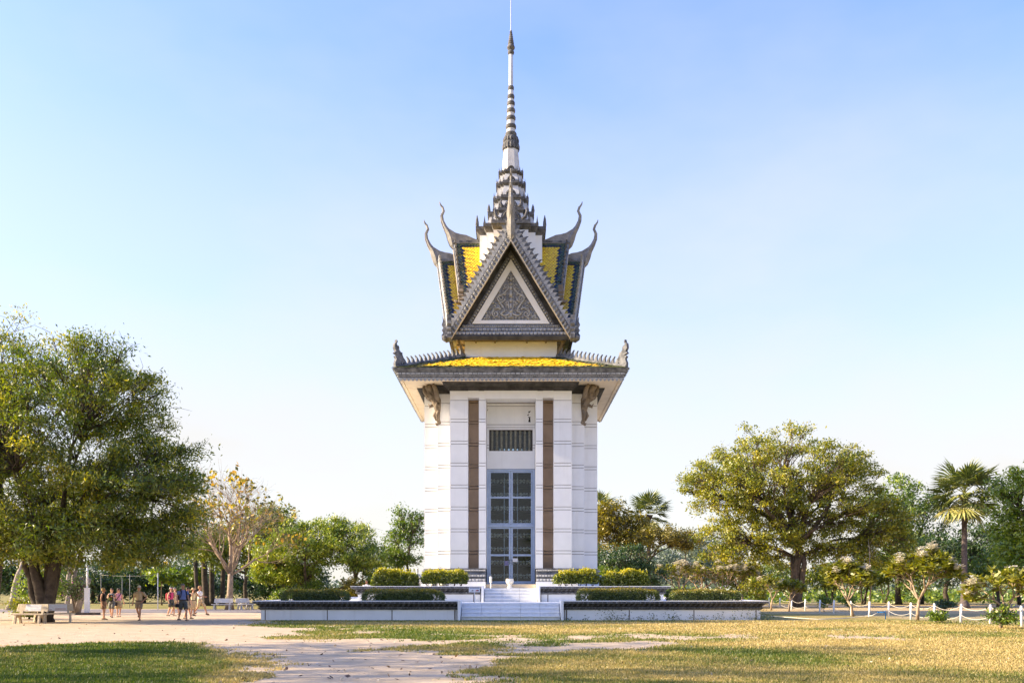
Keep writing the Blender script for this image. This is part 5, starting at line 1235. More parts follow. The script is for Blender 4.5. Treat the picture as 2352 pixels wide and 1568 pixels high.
fan_palm('fan palm peeking over the yellowing tree at the tower edge', B(1374,97), wz(1185,97), .25, 1.3, 18, 52)
fan_palm('fan palm rising behind the flat-topped tree', B(1490,97), wz(1190,97), .25, 1.35, 20, 53)
fan_palm('small fan palm half hidden behind the olive tree', B(655,95), wz(1228,95), .25, 1.2, 16, 54)
# --- far tree line, one mass on the horizon
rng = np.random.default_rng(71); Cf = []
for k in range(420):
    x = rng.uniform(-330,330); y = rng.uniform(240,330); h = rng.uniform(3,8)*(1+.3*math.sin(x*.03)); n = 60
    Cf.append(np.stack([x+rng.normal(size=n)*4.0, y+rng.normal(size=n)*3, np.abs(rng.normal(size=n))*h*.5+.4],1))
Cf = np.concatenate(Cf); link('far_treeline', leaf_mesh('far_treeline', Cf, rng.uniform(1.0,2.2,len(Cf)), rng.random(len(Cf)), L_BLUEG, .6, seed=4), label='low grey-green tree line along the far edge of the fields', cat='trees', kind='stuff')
rng = np.random.default_rng(72); Cf = []
for k in range(160):
    x = rng.uniform(18,75); y = rng.uniform(100,150); n = 60; Cf.append(np.stack([x+rng.normal(size=n)*1.4, y+rng.normal(size=n)*1, np.abs(rng.normal(size=n))*.7+.1],1))
Cf = np.concatenate(Cf); link('field_scrub', leaf_mesh('field_scrub', Cf, rng.uniform(.3,.7,len(Cf)), rng.random(len(Cf))*.7, L_MANGO, .5, seed=4), label='low green scrub on the fields beyond the rope fence', cat='scrub', kind='stuff')
# --- trees beside and behind the photographer whose shade falls on the near lawn
for i,(x,y,h,r,lb) in enumerate(((-25,22,15.5,4.6,'tall tree left of the view that shades the near lawn'),(-28,14.5,17,4.8,'tallest tree left of the view by the near lawn'),(6,-14,11,5,'broad tree behind the camera'),(-9,-16,12,5,'dark tree behind the camera to one side'),(17,-12,9,4,'low tree behind the camera to the other side'))):
    crown_tree('shade_tree', lb, (x,y,0), [((0,0,h*.4),.35,.25)], [(0,0,h*.62,r,r,h*.36)], 80, .9, 44, .36, L_TAM, BARKD, 270+i, K=8, twigs=1, minz=2)
# ================================================================== benches
BENCH = mat('cast_beige_concrete', (.56,.47,.33), (.42,.34,.23), 5, .85, .3, 30, streak=((.2,.15,.1),.4,3))
BENCHG = mat('cast_grey_concrete', (.62,.58,.53), (.48,.44,.40), 5, .85, .3, 30, streak=((.2,.17,.15),.4,3))
POST1 = mat('faded_poster', (.62,.62,.62), (.55,.53,.50), 14, .7); POST2 = mat('poster_print', (.36,.24,.20), (.50,.42,.38), 30, .7); POST3 = mat('poster_lines', (.42,.42,.45), (.55,.55,.56), 40, .7)
def bench(label, loc, rz, m, w=1.62, brown=False):
    t = thing('concrete_bench', label, 'bench', loc, rz)
    def rbox(x0,x1,y0,y1,z0,z1,c=.025):
        mb = MB(); P = [(x0+c,y0),(x1-c,y0),(x1,y0+c),(x1,y1-c),(x1-c,y1),(x0+c,y1),(x0,y1-c),(x0,y0+c)]
        mb.loft([[(x,y,z0) for x,y in P],[(x,y,z1-.01) for x,y in P],[(x*.995,y*.99+(y0+y1)/2*.01,z1) for x,y in P]]); return mb
    link('seat', rbox(-w/2,w/2,-.24,.20,.40,.46).mesh('seat', m), t)
    mb = MB(); mb.add([(-w/2+.06,.20,.55),(w/2-.06,.20,.55),(w/2-.06,.26,.55),(-w/2+.06,.26,.55),(-w/2+.10,.30,.90),(w/2-.10,.30,.90),(w/2-.10,.355,.90),(-w/2+.10,.355,.90)],[(0,3,2,1),(4,5,6,7),(0,1,5,4),(1,2,6,5),(2,3,7,6),(3,0,4,7)])
    bk = link('backrest', mb.mesh('backrest', m), t)
    def onback(x0,x1,a,b,mm,name,o=.004):
        mb = MB(); f = lambda x,k: (x, .20+.10*(k-.55)/.35-o, k); mb.add([f(x0,a),f(x1,a),f(x1,b),f(x0,b)],[(0,1,2,3)]); link(name, mb.mesh(name, mm), bk)
    onback(-.38,.40,.58,.87,POST1,'poster'); onback(-.20,.36,.80,.825,POST3,'poster_line',.007); onback(-.15,.30,.74,.765,POST3,'poster_line',.007)
    onback(-.36,-.24,.60,.64,POST2,'poster_mark',.007); onback(-.12,.36,.62,.68,POST2 if brown else POST3,'poster_line',.007)
    for s in (-1,1):
        mb = MB(); x = s*(w/2-.30); mb.add([(x-.05,.13,.46),(x+.05,.13,.46),(x+.05,.20,.46),(x-.05,.20,.46),(x-.05,.205,.60),(x+.05,.205,.60),(x+.05,.265,.60),(x-.05,.265,.60)],[(0,3,2,1),(4,5,6,7),(0,1,5,4),(1,2,6,5),(2,3,7,6),(3,0,4,7)]); link('backrest_post', mb.mesh('backrest_post', m), t)
        out = [(-.27,0),(-.17,0),(-.13,.22),(-.06,.31),(.06,.31),(.12,.22),(.17,0),(.27,0),(.20,.40),(-.20,.40)]
        mb = MB(); mb.plate(out, .09, lambda a,b,c: (s*(w/2-.22)+c, a-.02, b)); link('leg', mb.mesh('leg', m), t)
    return t
bx, by = wx(66,42.2), 42.3
bench('longer beige concrete bench under the huge dark-trunked tree', (bx,by,0), math.radians(-6), BENCH)
bench('shorter-looking beige bench angled beside the longer bench, brown print on its back', (wx(133,43.4),43.4,0), math.radians(28), BENCH, 1.5, True)
bench('beige bench turned away behind the longer bench, brown backrest showing', (bx-.75,by+1.2,0), math.radians(-118), BENCH, 1.5)
tx, ty = wx(527,72.), 72.
bench('pale concrete bench facing out from the half bare tree', (tx-.15,ty-1.25,0), 0, BENCHG)
bench('pale bench turned towards the terrace beside the half bare tree', (tx+1.35,ty-.35,0), math.radians(62), BENCHG)
bench('pale bench half hidden behind the half bare tree', (tx+.95,ty+1.15,0), math.radians(130), BENCHG)
# ================================================================== rope fence
WPOST = mat('white_painted_post', (.80,.80,.80), (.68,.68,.67), 6, .6, .1, 20, streak=((.35,.3,.25),.5,5)); ROPE = mat('pale_rope', (.72,.68,.60), (.6,.55,.47), 20, .9)
fz = [(153,750),(243,755),(345,775),(462,778),(587,800),(708,805),(862,820),(1015,832),(1182,832),(1376,855),(1580,872),(1806,880),(2060,895),(2335,920),(2620,950)]
fp = [gp((2600+a*.40094)/1.50638, (1800+b*.40094)/1.50638) for a,b in fz]
rf_ = thing('rope_fence', 'low fence of white posts joined by sagging pale ropes', 'fence', (22, 55, 0)); O = Vector((22,55,0))
rng = np.random.default_rng(31); heads = []
for p in fp:
    ln = (rng.normal()*.03, rng.normal()*.03); mb = MB(); q = Vector(p)-O
    mb.tube([q+Vector((0,0,-.05)), q+Vector((ln[0],ln[1],.88))], [.055,.052], 10); mb.tube([q+Vector((ln[0],ln[1],.88)), q+Vector((ln[0],ln[1],.905))], [.052,.03], 10)
    link('post', mb.mesh('post', WPOST), rf_); heads.append((q, Vector((*ln,0))))
for (a, la), (b, lb) in zip(heads[:-1], heads[1:]):
    for z, sag in ((.80,.18+.05*rng.random()),(.36,.14+.08*rng.random())):
        if z < .5 and rng.random() < .25: continue
        mb = MB(); mb.tube([a.lerp(b,t)+la*(1-t)*z+lb*t*z+Vector((0,0,z-sag*4*t*(1-t))) for t in np.linspace(0,1,9)], .010, 6); link('rope', mb.mesh('rope', ROPE), rf_)
BLUEPVC = mat('blue_pvc_pipe', (.03,.17,.42), (.02,.12,.33), 6, .4); q = gp(2034,1421)
t = thing('garden_tap', 'blue plastic standpipe tap by the rope fence', 'tap', q)
mb = MB(); mb.tube([(0,0,-.05),(0,0,.34),(-.03,0,.37),(-.36,0,.37)], .028, 8); link('pipe', mb.mesh('pipe', BLUEPVC), t)
mb = MB(); mb.tube([(-.36,0,.37),(-.43,0,.36)], .036, 8); mb.tube([(-.06,0,.40),(.02,0,.46)],.02,6); link('valve', mb.mesh('valve', BLUEPVC), t)
mb = MB(); h0 = Vector(q)+Vector((-.43,0,.34)); g = [gp(1985,1415),gp(1935,1420),gp(1880,1422),gp(1800,1417),gp(1740,1413)]
mb.tube([h0, h0+Vector((-.3,0,-.15)), *[Vector(p)+Vector((0,0,.02)) for p in g]], .018, 6); mb.obj('garden_hose', ROPE, label='pale garden hose running from the blue tap over the lawn', cat='hose')
# ================================================================== posts and poles on the dirt
GPOLE = mat('grey_metal_pole', (.26,.27,.27), (.2,.2,.2), 5, .6)
t = thing('white_signpost', 'white square-cased post on a stone slab beside the visitors', 'post', gp(200,1411))
mb = MB(); mb.box(-.62,.72,-.35,.3,0,.14); link('base_slab', mb.mesh('base_slab', BARK), t)
mb = MB(); mb.box(-.125,.125,-.125,.125,.14,1.66); mb.box(-.14,.14,-.14,.14,1.66,1.69); link('casing', mb.mesh('casing', WPOST), t)
mb = MB(); mb.tube([(0,0,1.69),(.02,0,3.1)], .06, 8); link('pole', mb.mesh('pole', WPOST), t)
for px, Yp, h, r, lb in ((362.5,72.5,2.9,.045,'tall white pole carrying a cable behind the beige-shirted man'),(280.5,82,2.6,.03,'thin grey pole between the pink-topped woman and the beige-shirted man'),(298,79,2.9,.03,'thin white pole just left of the beige-shirted man'),(232,75.,2.9,.025,'thin pole at the cable end behind the woman in the black tank top')):
    mb = MB(); mb.tube([(0,0,-.05),(0,0,h)], [r,r*.85], 8); mb.tube([(0,0,h),(0,0,h+.03)], [r*1.3,r*.5], 8); mb.obj('slim_pole', WPOST if r > .042 else GPOLE, loc=B(px,Yp), label=lb, cat='pole')
a, b_ = Vector(B(362.5,72.5))+Vector((0,0,2.8)), Vector(B(232,75))+Vector((0,0,2.8))
mb = MB(); mb.tube([a.lerp(b_,t_)+Vector((0,0,-.12*4*t_*(1-t_))) for t_ in np.linspace(0,1,8)], .006, 5); mb.obj('overhead_cable', ROPE, label='thin cable strung between the two poles behind the visitors', cat='cable')
t = thing('blue_umbrella', 'small blue and white umbrella showing above the dark hedge', 'umbrella', B(769,77)); BLUEC = mat('blue_canvas', (.03,.06,.50), (.02,.04,.38), 6, .7)
mb = MB(); mb.tube([(0,0,-.02),(0,0,1.5)], .02, 6); mb.lathe([(.2,0),(.2,.05),(.03,.07)],10); link('pole', mb.mesh('pole', METAL), t)
for k in range(8):
    mb = MB(); A0, A1 = 2*PI*k/8, 2*PI*(k+1)/8; f = lambda r,a_,z: (r*math.cos(a_), r*math.sin(a_), z)
    mb.add([(0,0,1.62),f(.22,A0,1.55),f(.22,A1,1.55),f(.36,A0,1.36),f(.36,A1,1.36)],[(0,1,2),(1,3,4,2)]); link('panel', mb.mesh('panel', NOTE if k % 4 == 0 else BLUEC), t)
t = thing('low_block_wall', 'low cream block wall between the two lower hedges beyond the terrace', 'wall', B(818,75.5)); bm_ = mat('cream_block', (.6,.48,.36), (.5,.38,.28), 7, .85)
for i in range(4):
    for j in range(3): mb = MB(); mb.box(-.62+.31*i+.008,-.31+.31*i-.008,-.1,.1,.33*j+.006,.33*j+.324); link('block', mb.mesh('block', bm_), t)
# ================================================================== people
SKIN = mat('fair_skin', (.62,.36,.24), (.54,.30,.195), 9, .6); SKIN2 = mat('tanned_skin', (.48,.26,.165), (.41,.215,.135), 9, .6); SKIN3 = mat('dark_brown_skin', (.16,.075,.045), (.13,.06,.04), 9, .6)  # even skin tones, lightly mottled
EYEM = mat('eye_dark', (.02,.018,.015), None, 5, .3); LIP = mat('lip', (.36,.13,.10), None, 5, .5)
def cloth(nm, c): return mat(nm, c, tuple(v*.78 for v in c), 10, .9, .25, 30)
def skin_body(V, Ed, R, root):
    me = bpy.data.meshes.new('tmp'); me.from_pydata(V, Ed, []); o = bpy.data.objects.new('tmp', me); COL.objects.link(o)
    m = o.modifiers.new('s','SKIN'); m.use_smooth_shade = True; m.branch_smoothing = .5
    for i, r in enumerate(R): me.skin_vertices[0].data[i].radius = (r[0], r[1]) if hasattr(r,'__len__') else (r,r)
    me.skin_vertices[0].data[root].use_root = True
    s = o.modifiers.new('u','SUBSURF'); s.levels = 1; s.render_levels = 1
    dg = bpy.context.evaluated_depsgraph_get(); dg.update(); ev = o.evaluated_get(dg); out = bpy.data.meshes.new_from_object(ev)
    vs = [tuple(v.co) for v in out.vertices]; fs = [tuple(p.vertices) for p in out.polygons]
    bpy.data.objects.remove(o); bpy.data.meshes.remove(me); bpy.data.meshes.remove(out); return vs, fs
def ell(z, rx, ry, cx=0., cy=0., n=14): return [(cx+rx*math.cos(2*PI*i/n), cy+ry*math.sin(2*PI*i/n), z) for i in range(n)]
def person(label, px, py, H, face, pose=None, top=('tee',None), bottom=('shorts',None,.5), hair=('short',None), hat=None, shoes=None, skin=None, yaw=0., female=False, loc=None, glasses=False, belt=None):
    P = dict(kL=(.10,-.02,.49),aL=(.11,.04,.075),kR=(-.10,-.02,.49),aR=(-.11,.04,.075),eL=(.235,.03,1.13),wL=(.25,-.05,.885),eR=(-.235,.03,1.13),wR=(-.25,-.05,.885),pel=(0,0,.94),lean=0.)
    P.update(pose or {}); S = H/1.74; skin = skin or SKIN
    loc = loc or gp(px,py); t = thing('person', label, 'person', loc, math.radians(face), scale=S)
    pel = Vector(P['pel']); dl = P['lean']; up = lambda z, y=0.: Vector((0, y-dl*(z-.94), z)) + Vector((pel.x, pel.y, pel.z-.94))
    shw = .165 if female else .185
    V, R, Ed = [], [], []
    def v(p, r, link_to=None):
        V.append(tuple(p)); R.append(r); 
        if link_to is not None: Ed.append((link_to, len(V)-1))
        return len(V)-1
    ip = v(up(.94), (.135,.10)); iw = v(up(1.08), (.115,.085), ip); ic = v(up(1.28), (.135,.095), iw); inn = v(up(1.43), (.075,.065), ic); ink = v(up(1.50), .052, inn); v(up(1.56), .05, ink)
    for s, kn, an in ((1,'kL','aL'),(-1,'kR','aR')):
        h = v(up(.88)+Vector((s*.085,0,0)), .092, ip); k0 = Vector(P[kn]); a0 = Vector(P[an]); hp = Vector(V[h])
        th = v(hp.lerp(k0,.5), .078, h); k = v(k0, .055, th); c = v(k0.lerp(a0,.35)+Vector((0,.012,0)), .055, k); a = v(a0, .036, c)
        ft = P.get('f'+an[1], (0,-1)); f = Vector((ft[0],ft[1],0)); v(a0+f*.07+Vector((0,0,-.035)), .038, a); v(a0+f*.15+Vector((0,0,-.045)), .030, len(V)-1)
    arms = []
    for s, en, wn_ in ((1,'eL','wL'),(-1,'eR','wR')):
        sh = v(up(1.385)+Vector((s*shw,0,0)), .058, ic if False else inn); e0 = Vector(P[en])+(up(1.385)-Vector((0,0,1.385)))*1; w0 = Vector(P[wn_])+(up(1.385)-Vector((0,0,1.385)))*1
        e = v(e0, .040, sh); w = v(w0, .027, e); d = (w0-e0).normalized(); pm = v(w0+d*.055, (.032,.020), w)
        sd = d.cross(Vector((0,1,0))); sd = sd.normalized() if sd.length > .1 else Vector((1,0,0)); nn = d.cross(sd)
        for j, ln in enumerate((.075,.085,.08,.062)):
            b0 = w0+d*.085+sd*(.030-.020*j); f1 = v(b0, .0095, pm); f2 = v(b0+d*ln*.55+nn*.012, .0088, f1); v(b0+d*ln*.9+nn*.035, .0075, f2)
        t1 = v(w0+d*.035+sd*.045, .011, w); v(w0+d*.080+sd*.058+nn*.018, .0085, t1)
        arms.append((Vector(V[sh]), e0, w0))
    vs, fs = skin_body(V, Ed, R, ip)
    mb = MB(); mb.add(vs, fs, 0, True)
    # head with a face, turned by yaw
    hc = up(1.625); cy_, sy_ = math.cos(math.radians(yaw)), math.sin(math.radians(yaw))
    hd = MB(); N = 16; rings = []
    for z, rx, ry, oy in ((-.125,.022,.025,-.045),(-.11,.045,.05,-.035),(-.075,.060,.075,-.018),(-.03,.070,.090,-.006),(.02,.075,.096,.0),(.06,.074,.095,.004),(.095,.062,.080,.006),(.118,.036,.048,.006),(.124,.010,.014,.006)):
        rings.append([(rx*math.cos(2*PI*i/N), oy+ry*math.sin(2*PI*i/N), z) for i in range(N)])
    hd.loft(rings, 0, True, True)
    hd.tube([(0,-.092,.022),(0,-.104,-.005),(0,-.116,-.026),(0,-.098,-.036)],[.009,.012,.017,.010],6)
    for s in (-1,1):
        hd.sphere((s*.032,-.084,.014), (.013,.010,.008), 6, 1, 4); hd.tube([(s*.018,-.094,.032),(s*.048,-.084,.033)],.006,4,1)
        hd.sphere((s*.076,.006,-.005), (.012,.022,.032), 6, 0, 4)
    hd.tube([(-.022,-.088,-.066),(0,-.095,-.065),(.022,-.088,-.066)],[.005,.009,.005],5,2)
    rot = lambda p: (p[0]*cy_-p[1]*sy_+hc.x, p[0]*sy_+p[1]*cy_+hc.y, p[2]+hc.z)
    for q_, f_, m_, s_ in ((hd.v, hd.f, hd.m, hd.sm),):
        b0 = len(mb.v); mb.v += [rot(p) for p in q_]; mb.f += [tuple(b0+i for i in f) for f in f_]; mb.m += m_; mb.sm += s_
    link('body', mb.mesh('body', [skin, EYEM, LIP]), t)
    def hpart(name, h, m): h.v = [rot(p) for p in h.v]; return link(name, h.mesh(name, m), t)
    if hair[1] is not None:
        h = MB(); rings = []
        st, full = hair[0], (1.0 if hair[0] == 'short' else 1.12)
        for z, rx, ry, oy in ((-.10 if st == 'long' else -.05,.066,.06,.045),(-.02,.078*full,.075,.034),(.03,.083*full,.092,.018),(.07,.082*full,.103,.006),(.105,.070*full,.088,.008),(.130,.042*full,.056,.008),(.138,.012,.016,.008)):
            rings.append([(rx*math.cos(2*PI*i/N), oy+ry*math.sin(2*PI*i/N), z) for i in range(N)])
        h.loft(rings, 0, True, True)
        if st == 'long': h.tube([(0,.06,.0),(0,.085,-.08),(0,.08,-.15)],[.05,.06,.03],8)
        hpart('hair', h, hair[1])
    if glasses:
        h = MB(); 
        for s in (-1,1): h.sphere((s*.033,-.094,.014), (.026,.010,.019), 8, 0, 4)
        h.tube([(-.078,.0,.018),(-.06,-.082,.018),(.06,-.082,.018),(.078,.0,.018)],.005,4); hpart('sunglasses', h, EYEM)
    if hat:
        h = MB()
        if hat[0] in ('cap','visor'):
            pr = ((.05,.084,.104),(.085,.082,.100),(.125,.058,.070),(.143,.015,.018)) if hat[0] == 'cap' else ((.05,.087,.106),(.092,.086,.104))
            h.loft([[(rx*math.cos(2*PI*i/N), .004+ry*math.sin(2*PI*i/N), z) for i in range(N)] for z,rx,ry in pr], 0, True, True)
            br = [(.078,-.06),(.07,-.13),(.035,-.175),(-.035,-.175),(-.07,-.13),(-.078,-.06)]; h.add([(x,y,.052-.02*(y < -.1)) for x,y in br]+[(x,y,.060-.02*(y < -.1)) for x,y in br],[(0,1,2,3,4,5),(11,10,9,8,7,6)]+[(i,(i+1)%6,6+(i+1)%6,6+i) for i in range(6)], 1 if len(hat) > 2 else 0)
        else:
            h.loft([[(r_*math.cos(2*PI*i/N), .004+r_*1.1*math.sin(2*PI*i/N), z) for i in range(N)] for z,r_ in ((.035,.155),(.045,.150),(.055,.090),(.12,.085),(.15,.05),(.155,.01))], 0, True, True)
        hpart('hat', h, list(hat[1:]))
    # clothes
    def arm_tube(mb, i, frac, r0, r1):
        s_, e_, w_ = arms[i]; L1 = (e_-s_).length; L2 = (w_-e_).length; pts = [s_+(Vector((0,0,.02))), s_.lerp(e_,.35)]; 
        if frac <= 1: pts.append(s_.lerp(e_,frac))
        else: pts += [e_, e_.lerp(w_,frac-1)]
        mb.tube(pts, list(np.linspace(r0,r1,len(pts))), 10)
    kind_, tm_ = top; mb = MB(); k = .94 if female else 1.; o2 = lambda z: up(z)
    prof = [(.90,.168,.132),(.98,.158 if not female else .148,.125),(1.08,.150 if not female else .134,.118),(1.20,.162*k,.124),(1.30,.178*k,.122),(1.38,.178*k,.102)]+([(1.435,.10,.080),(1.455,.078,.072)] if kind_ != 'tank' else [(1.42,.125,.085)])
    mb.loft([[(x+up(z).x, y+up(z).y, zz) for x,y,zz in ell(up(z).z, rx, ry)] for z,rx,ry in prof], 0, True, True)
    if kind_ in ('tee','polo'):
        for i in (0,1): arm_tube(mb, i, .72 if kind_ == 'polo' else .62, .076, .066)
        if kind_ == 'polo': mb.loft([[(x+up(z).x,y+up(z).y,zz) for x,y,zz in ell(up(z).z, rx, ry)] for z,rx,ry in ((1.43,.088,.080),(1.475,.072,.068))], 0, True, True)
    else:
        for s in (-1,1): mb.tube([up(1.40)+Vector((s*.11,-.06,0)), up(1.45)+Vector((s*.115,0,0)), up(1.40)+Vector((s*.11,.07,0))], .022, 6)
    link('shirt', mb.mesh('shirt', tm_), t)
    bk_, bm2, bl = bottom; mb = MB()
    mb.loft([[(x+up(z).x, y+up(z).y, zz) for x,y,zz in ell(up(z).z, rx, ry)] for z,rx,ry in ((.80,.165,.130),(.86,.178,.142),(.94,.172,.136),(1.01,.156,.124))], 0, True, True)
    if bk_ == 'skirt':
        mb.loft([[(x+up(z).x, y+up(z).y, zz) for x,y,zz in ell(up(z).z, rx, ry)] for z,rx,ry in ((.52,.225,.19),(.70,.205,.165),(.86,.180,.145))], 0, True, True)
    else:
        for s, kn, an in ((1,'kL','aL'),(-1,'kR','aR')):
            hp = up(.86)+Vector((s*.085,0,0)); kp = Vector(P[kn]); ap = Vector(P[an])
            pts = [hp, hp.lerp(kp,.5)]+([hp.lerp(kp,bl)] if bl <= 1 else [kp, kp.lerp(ap,bl-1)])
            mb.tube(pts, list(np.linspace(.112,.098 if bl <= 1 else .078,len(pts))), 12)
    link('trousers' if bk_ != 'skirt' else 'skirt', mb.mesh('shorts', bm2), t)
    if belt: 
        mb = MB(); mb.loft([[(x+up(z).x,y+up(z).y,zz) for x,y,zz in ell(up(z).z, rx, ry)] for z,rx,ry in ((.965,.176,.140),(1.005,.172,.138))]); link('belt', mb.mesh('belt', belt), t)
    for s, an in ((1,'aL'),(-1,'aR')):
        a0 = Vector(P[an]); ft = P.get('f'+an[1],(0,-1)); f = Vector((ft[0],ft[1],0)).normalized(); g_ = Vector((-f.y,f.x,0)); tilt = P.get('t'+an[1],0.)
        mb = MB(); rings = []
        for q_, w_, h_ in ((-.08,.030,.05),(-.05,.040,.065),(.03,.044,.06),(.12,.047,.045),(.17,.038,.035),(.19,.015,.02)):
            c = a0+f*q_+Vector((0,0,-.075+tilt*(-q_+.0)))
            rings.append([tuple(c+g_*(-w_)), tuple(c+g_*w_), tuple(c+g_*w_*.9+Vector((0,0,h_))), tuple(c-g_*w_*.9+Vector((0,0,h_)))])
        mb.loft(rings); link('shoe', mb.mesh('shoe', shoes or SHOE), t)
    return t
SHOE = mat('dark_shoe', (.05,.04,.035), (.03,.025,.02), 9, .7); BELT = mat('brown_belt', (.045,.025,.015), None, 9, .6)
BLK = cloth('black_cotton',(.018,.018,.022)); BRN = cloth('brown_cotton',(.26,.16,.10)); GRY = cloth('grey_cotton',(.19,.185,.17)); PINK = cloth('pale_pink_cotton',(.72,.33,.48)); HOT = cloth('hot_pink_cotton',(.70,.08,.22)); KHA = cloth('khaki_cotton',(.46,.34,.19)); BEI = cloth('beige_cotton',(.55,.42,.26)); TAUPE = cloth('taupe_cotton',(.30,.23,.165)); BLU = cloth('slate_blue_cotton',(.155,.20,.40)); DGR = cloth('dark_grey_cotton',(.085,.09,.085)); CRM = cloth('cream_cotton',(.70,.58,.36)); WHT = cloth('white_cotton',(.78,.78,.80)); MARL = cloth('grey_marl',(.45,.44,.45)); OLIV = cloth('olive_pack',(.13,.16,.02)); RED = cloth('dark_red_pack',(.25,.02,.035)); ORG = cloth('orange_pack',(.50,.16,.06)); SAND = cloth('sand_cotton',(.58,.44,.27))
HB = mat('blond_hair',(.50,.36,.16),(.38,.26,.11),14,.7); HD = mat('dark_brown_hair',(.05,.03,.02),(.03,.02,.015),14,.6); HGY = mat('grey_hair',(.20,.19,.185),(.13,.12,.12),14,.7); HR = mat('sandy_hair',(.33,.19,.09),(.25,.14,.07),14,.7)
WHAT = cloth('white_cap',(.72,.68,.60)); VRED = cloth('red_visor_brim',(.62,.03,.06)); STRAW = mat('straw_hat',(.55,.40,.22),(.45,.31,.16),20,.9)
def bag(name, label, who, cx, cy, cz, w, d, h, m, strap=None, flap=None, cat='bag'):
    """a soft bag placed in a person's own frame"""
    M = Matrix.Translation(who.location) @ Matrix.Rotation(who.rotation_euler.z,4,'Z') @ Matrix.Scale(who.scale[0],4)
    o = M @ Vector((cx,cy,cz)); t = thing(name, label, cat, tuple(o), who.rotation_euler.z, scale=who.scale[0])
    mb = MB(); n = 12; sg = lambda v: math.copysign(abs(v)**.5, v)
    mb.loft([[(w/2*k*sg(math.cos(2*PI*i/n)), d/2*k*sg(math.sin(2*PI*i/n)), z) for i in range(n)] for z,k in ((-h/2,.75),(-h*.42,.95),(0,1),(h*.3,.95),(h*.45,.75),(h/2,.35))], 0, True, True); link('bag_body', mb.mesh('bag_body', m), t)
    if flap is not None: mb = MB(); mb.sphere((0,-d*.48,-h*.15),(w*.36,d*.16,h*.22),10); link('pocket', mb.mesh('pocket', flap), t)
    for pts in (strap or []): mb = MB(); mb.tube([(x-cx,y-cy,z-cz) for x,y,z in pts], .02, 6, flat=.5); link('strap', mb.mesh('strap', BLK), t)
    return t
ST = lambda s, y1=-.13, y2=.13: [(s*.11,y2,1.05),(s*.12,y2,1.35),(s*.115,.0,1.475),(s*.115,y1,1.36),(s*.14,y1+.02,1.15),(s*.155,.05,1.05)]
p1 = person('person with blond hair, black tank top and brown shorts facing the group', 237.6, 1422, 1.66, 88, dict(aL=(.10,.06,.075),aR=(-.09,-.10,.075),kR=(-.09,-.06,.49)), ('tank',BLK), ('shorts',BRN,.72), ('full',HB), skin=SKIN2, female=True)
bag('small_backpack', 'small black and orange backpack on the person in the black tank top', p1, 0,.22,1.20,.26,.16,.40, BLK, [ST(1),ST(-1)], ORG, 'backpack')
p2 = person('person in grey shorts and sunglasses with a green pack on the chest', 256.9, 1416.9, 1.66, 8, dict(eL=(.25,-.03,1.15),wL=(.11,-.24,1.24),eR=(-.25,-.03,1.15),wR=(-.13,-.24,1.22),aL=(.07,-.16,.075),kL=(.09,-.16,.50),aR=(-.09,.20,.12),kR=(-.09,-.02,.50)), ('tank',MARL), ('shorts',GRY,.95), ('short',HD), glasses=True, female=True)
bag('chest_pack', 'bright green and black pack worn on the chest of the person in sunglasses', p2, 0,-.21,1.16,.27,.15,.42, BLK, [[(s*.10,-.13,1.30),(s*.12,-.03,1.46),(s*.12,.10,1.38)] for s in (1,-1)], OLIV, 'backpack')
p3 = person('person in a pale pink top and khaki skirt-like shorts carrying a black shoulder bag', 272.4, 1415.6, 1.65, 38, dict(eL=(.26,.08,1.14),wL=(.33,.12,.90),aL=(.09,.12,.075),aR=(-.09,-.10,.075),kR=(-.09,-.10,.49)), ('tank',PINK), ('skirt',KHA,.5), ('long',HD), glasses=True, yaw=25, female=True)
bag('shoulder_bag', 'black shoulder bag hanging at the hip of the person in pink', p3, -.24,-.10,.80,.30,.14,.24, BLK, [[(-.24,-.10,.90),(-.10,-.15,1.15),(.10,-.11,1.40),(.12,.0,1.46),(.02,.13,1.30),(-.20,.04,.95)]])
p4 = person('person in a beige polo shirt and white cap walking with a hand on hip', 319.6, 1423.7, 1.77, 4, dict(eL=(.36,.06,1.16),wL=(.22,-.08,.99),eR=(-.27,.02,1.13),wR=(-.30,-.04,.87),aR=(-.08,.30,.20),kR=(-.09,-.04,.52),tR=-.5,aL=(.07,-.14,.075),kL=(.09,-.15,.50)), ('polo',BEI), ('shorts',TAUPE,.72), ('short',HGY), ('cap',WHAT), skin=SKIN2, belt=BELT)
p5 = person('person with a white and red visor, hot pink top and grey shorts', 392.9, 1413.7, 1.72, 62, dict(eL=(.23,.02,1.14),wL=(.10,-.20,1.20),aL=(.08,-.18,.075),kL=(.09,-.15,.5),aR=(-.08,.20,.09),kR=(-.09,.0,.49)), ('tank',HOT), ('shorts',DGR,.85), ('short',HD), ('visor',WHT,VRED), female=True)
bag('red_backpack', 'dark red backpack on the person with the visor', p5, 0,.24,1.17,.32,.22,.48, RED, [ST(1),ST(-1)], BLK, 'backpack')
p6 = person('person in sand-coloured clothes mostly hidden behind the one with the visor', 401.5, 1411.4, 1.70, 66, dict(aL=(.08,-.24,.075),kL=(.09,-.18,.5),aR=(-.08,.22,.10),kR=(-.09,.03,.49)), ('tee',SAND), ('capri',SAND,1.2), ('short',HGY), skin=SKIN)
p7 = person('tall person in a slate blue shirt and dark grey shorts looking towards the tower', 420, 1424.3, 1.86, 40, dict(eL=(.26,.03,1.13),wL=(.29,-.08,.88),eR=(-.27,.03,1.13),wR=(-.29,-.10,.86),aL=(.08,-.26,.075),kL=(.09,-.18,.50),aR=(-.09,.30,.10),kR=(-.09,.05,.50),fR=(.2,-1)), ('tee',BLU), ('shorts',DGR,.88), ('short',HGY), skin=SKIN2, yaw=35, belt=BELT)
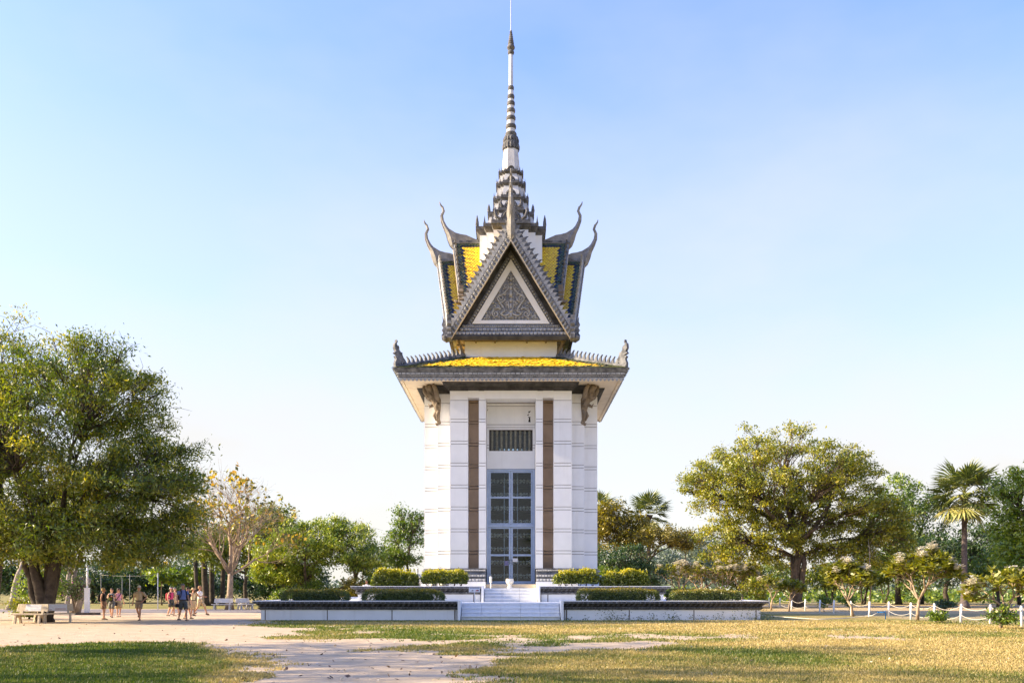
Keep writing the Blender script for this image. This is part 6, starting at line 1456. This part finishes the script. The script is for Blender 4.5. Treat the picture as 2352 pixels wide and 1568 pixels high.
bag('dark_backpack', 'black backpack on the tall person in slate blue', p7, 0,.23,1.19,.30,.18,.44, BLK, [ST(1),ST(-1)], None, 'backpack')
bag('hand_bag', 'black camera pouch held in the hand of the tall person in slate blue', p7, -.33,-.16,.72,.17,.12,.18, BLK)
p8 = person('person in a black top and pale shorts mostly hidden behind the tall one', 431, 1420, 1.68, 70, dict(aL=(.08,-.16,.075),aR=(-.08,.15,.075)), ('tee',BLK), ('shorts',SAND,.9), ('short',HD), female=True)
p9 = person('person in a straw hat and cream shirt holding a camera to the face', 443.5, 1413.7, 1.66, 58, dict(eL=(.27,-.14,1.28),wL=(.07,-.17,1.57),eR=(-.27,-.12,1.25),wR=(-.08,-.18,1.56)), ('tee',CRM), ('capri',SAND,1.15), ('short',HD), ('brim',STRAW), skin=SKIN2, yaw=10, female=True, belt=BLK)
M9 = Matrix.Translation(p9.location) @ Matrix.Rotation(p9.rotation_euler.z,4,'Z')
t = thing('photo_camera', 'black camera raised by the person in the straw hat', 'camera', tuple(M9 @ Vector((0,-.20,1.47))), p9.rotation_euler.z); mb = MB(); mb.box(-.065,.065,-.03,.03,0,.085); link('camera_body', mb.mesh('camera_body', BLK), t)
mb = MB(); mb.tube([(0,-.03,.04),(0,-.10,.04)], .032, 10); link('lens', mb.mesh('lens', BLK), t)
p10 = person('person in a white shirt and beige shorts striding towards the benches', 459, 1411.9, 1.83, 84, dict(eL=(.24,.0,1.13),wL=(.10,-.26,1.12),eR=(-.24,.0,1.13),wR=(-.10,-.26,1.12),aL=(.07,-.40,.10),kL=(.08,-.26,.52),tL=.35,aR=(-.07,.34,.13),kR=(-.08,.06,.50),tR=-.4,pel=(0,0,.91)), ('tee',WHT), ('shorts',SAND,1.05), ('short',HR), skin=SKIN2)
t = thing('stone_stool', 'plain cream block stool under the seated person', 'stool', (-9.95,62,.88)); mb = MB(); mb.box(-.25,.25,-.2,.2,0,.42); mb.box(-.28,.28,-.23,.23,.42,.46); link('block', mb.mesh('block', BENCHG), t)
p11 = person('person in a white shirt sitting behind the upper terrace corner', 0, 0, 1.72, 20, dict(pel=(0,0,.56),kL=(.11,-.42,.50),aL=(.12,-.44,.075),kR=(-.11,-.42,.50),aR=(-.12,-.44,.075),eL=(.27,-.06,.78+.0),wL=(.16,-.34,.62),eR=(-.26,-.08,.79),wR=(-.06,-.22,1.03)), ('tee',WHT), ('capri',DGR,1.3), ('short',HD), skin=SKIN3, loc=(-9.95,62.05,.88), yaw=10)
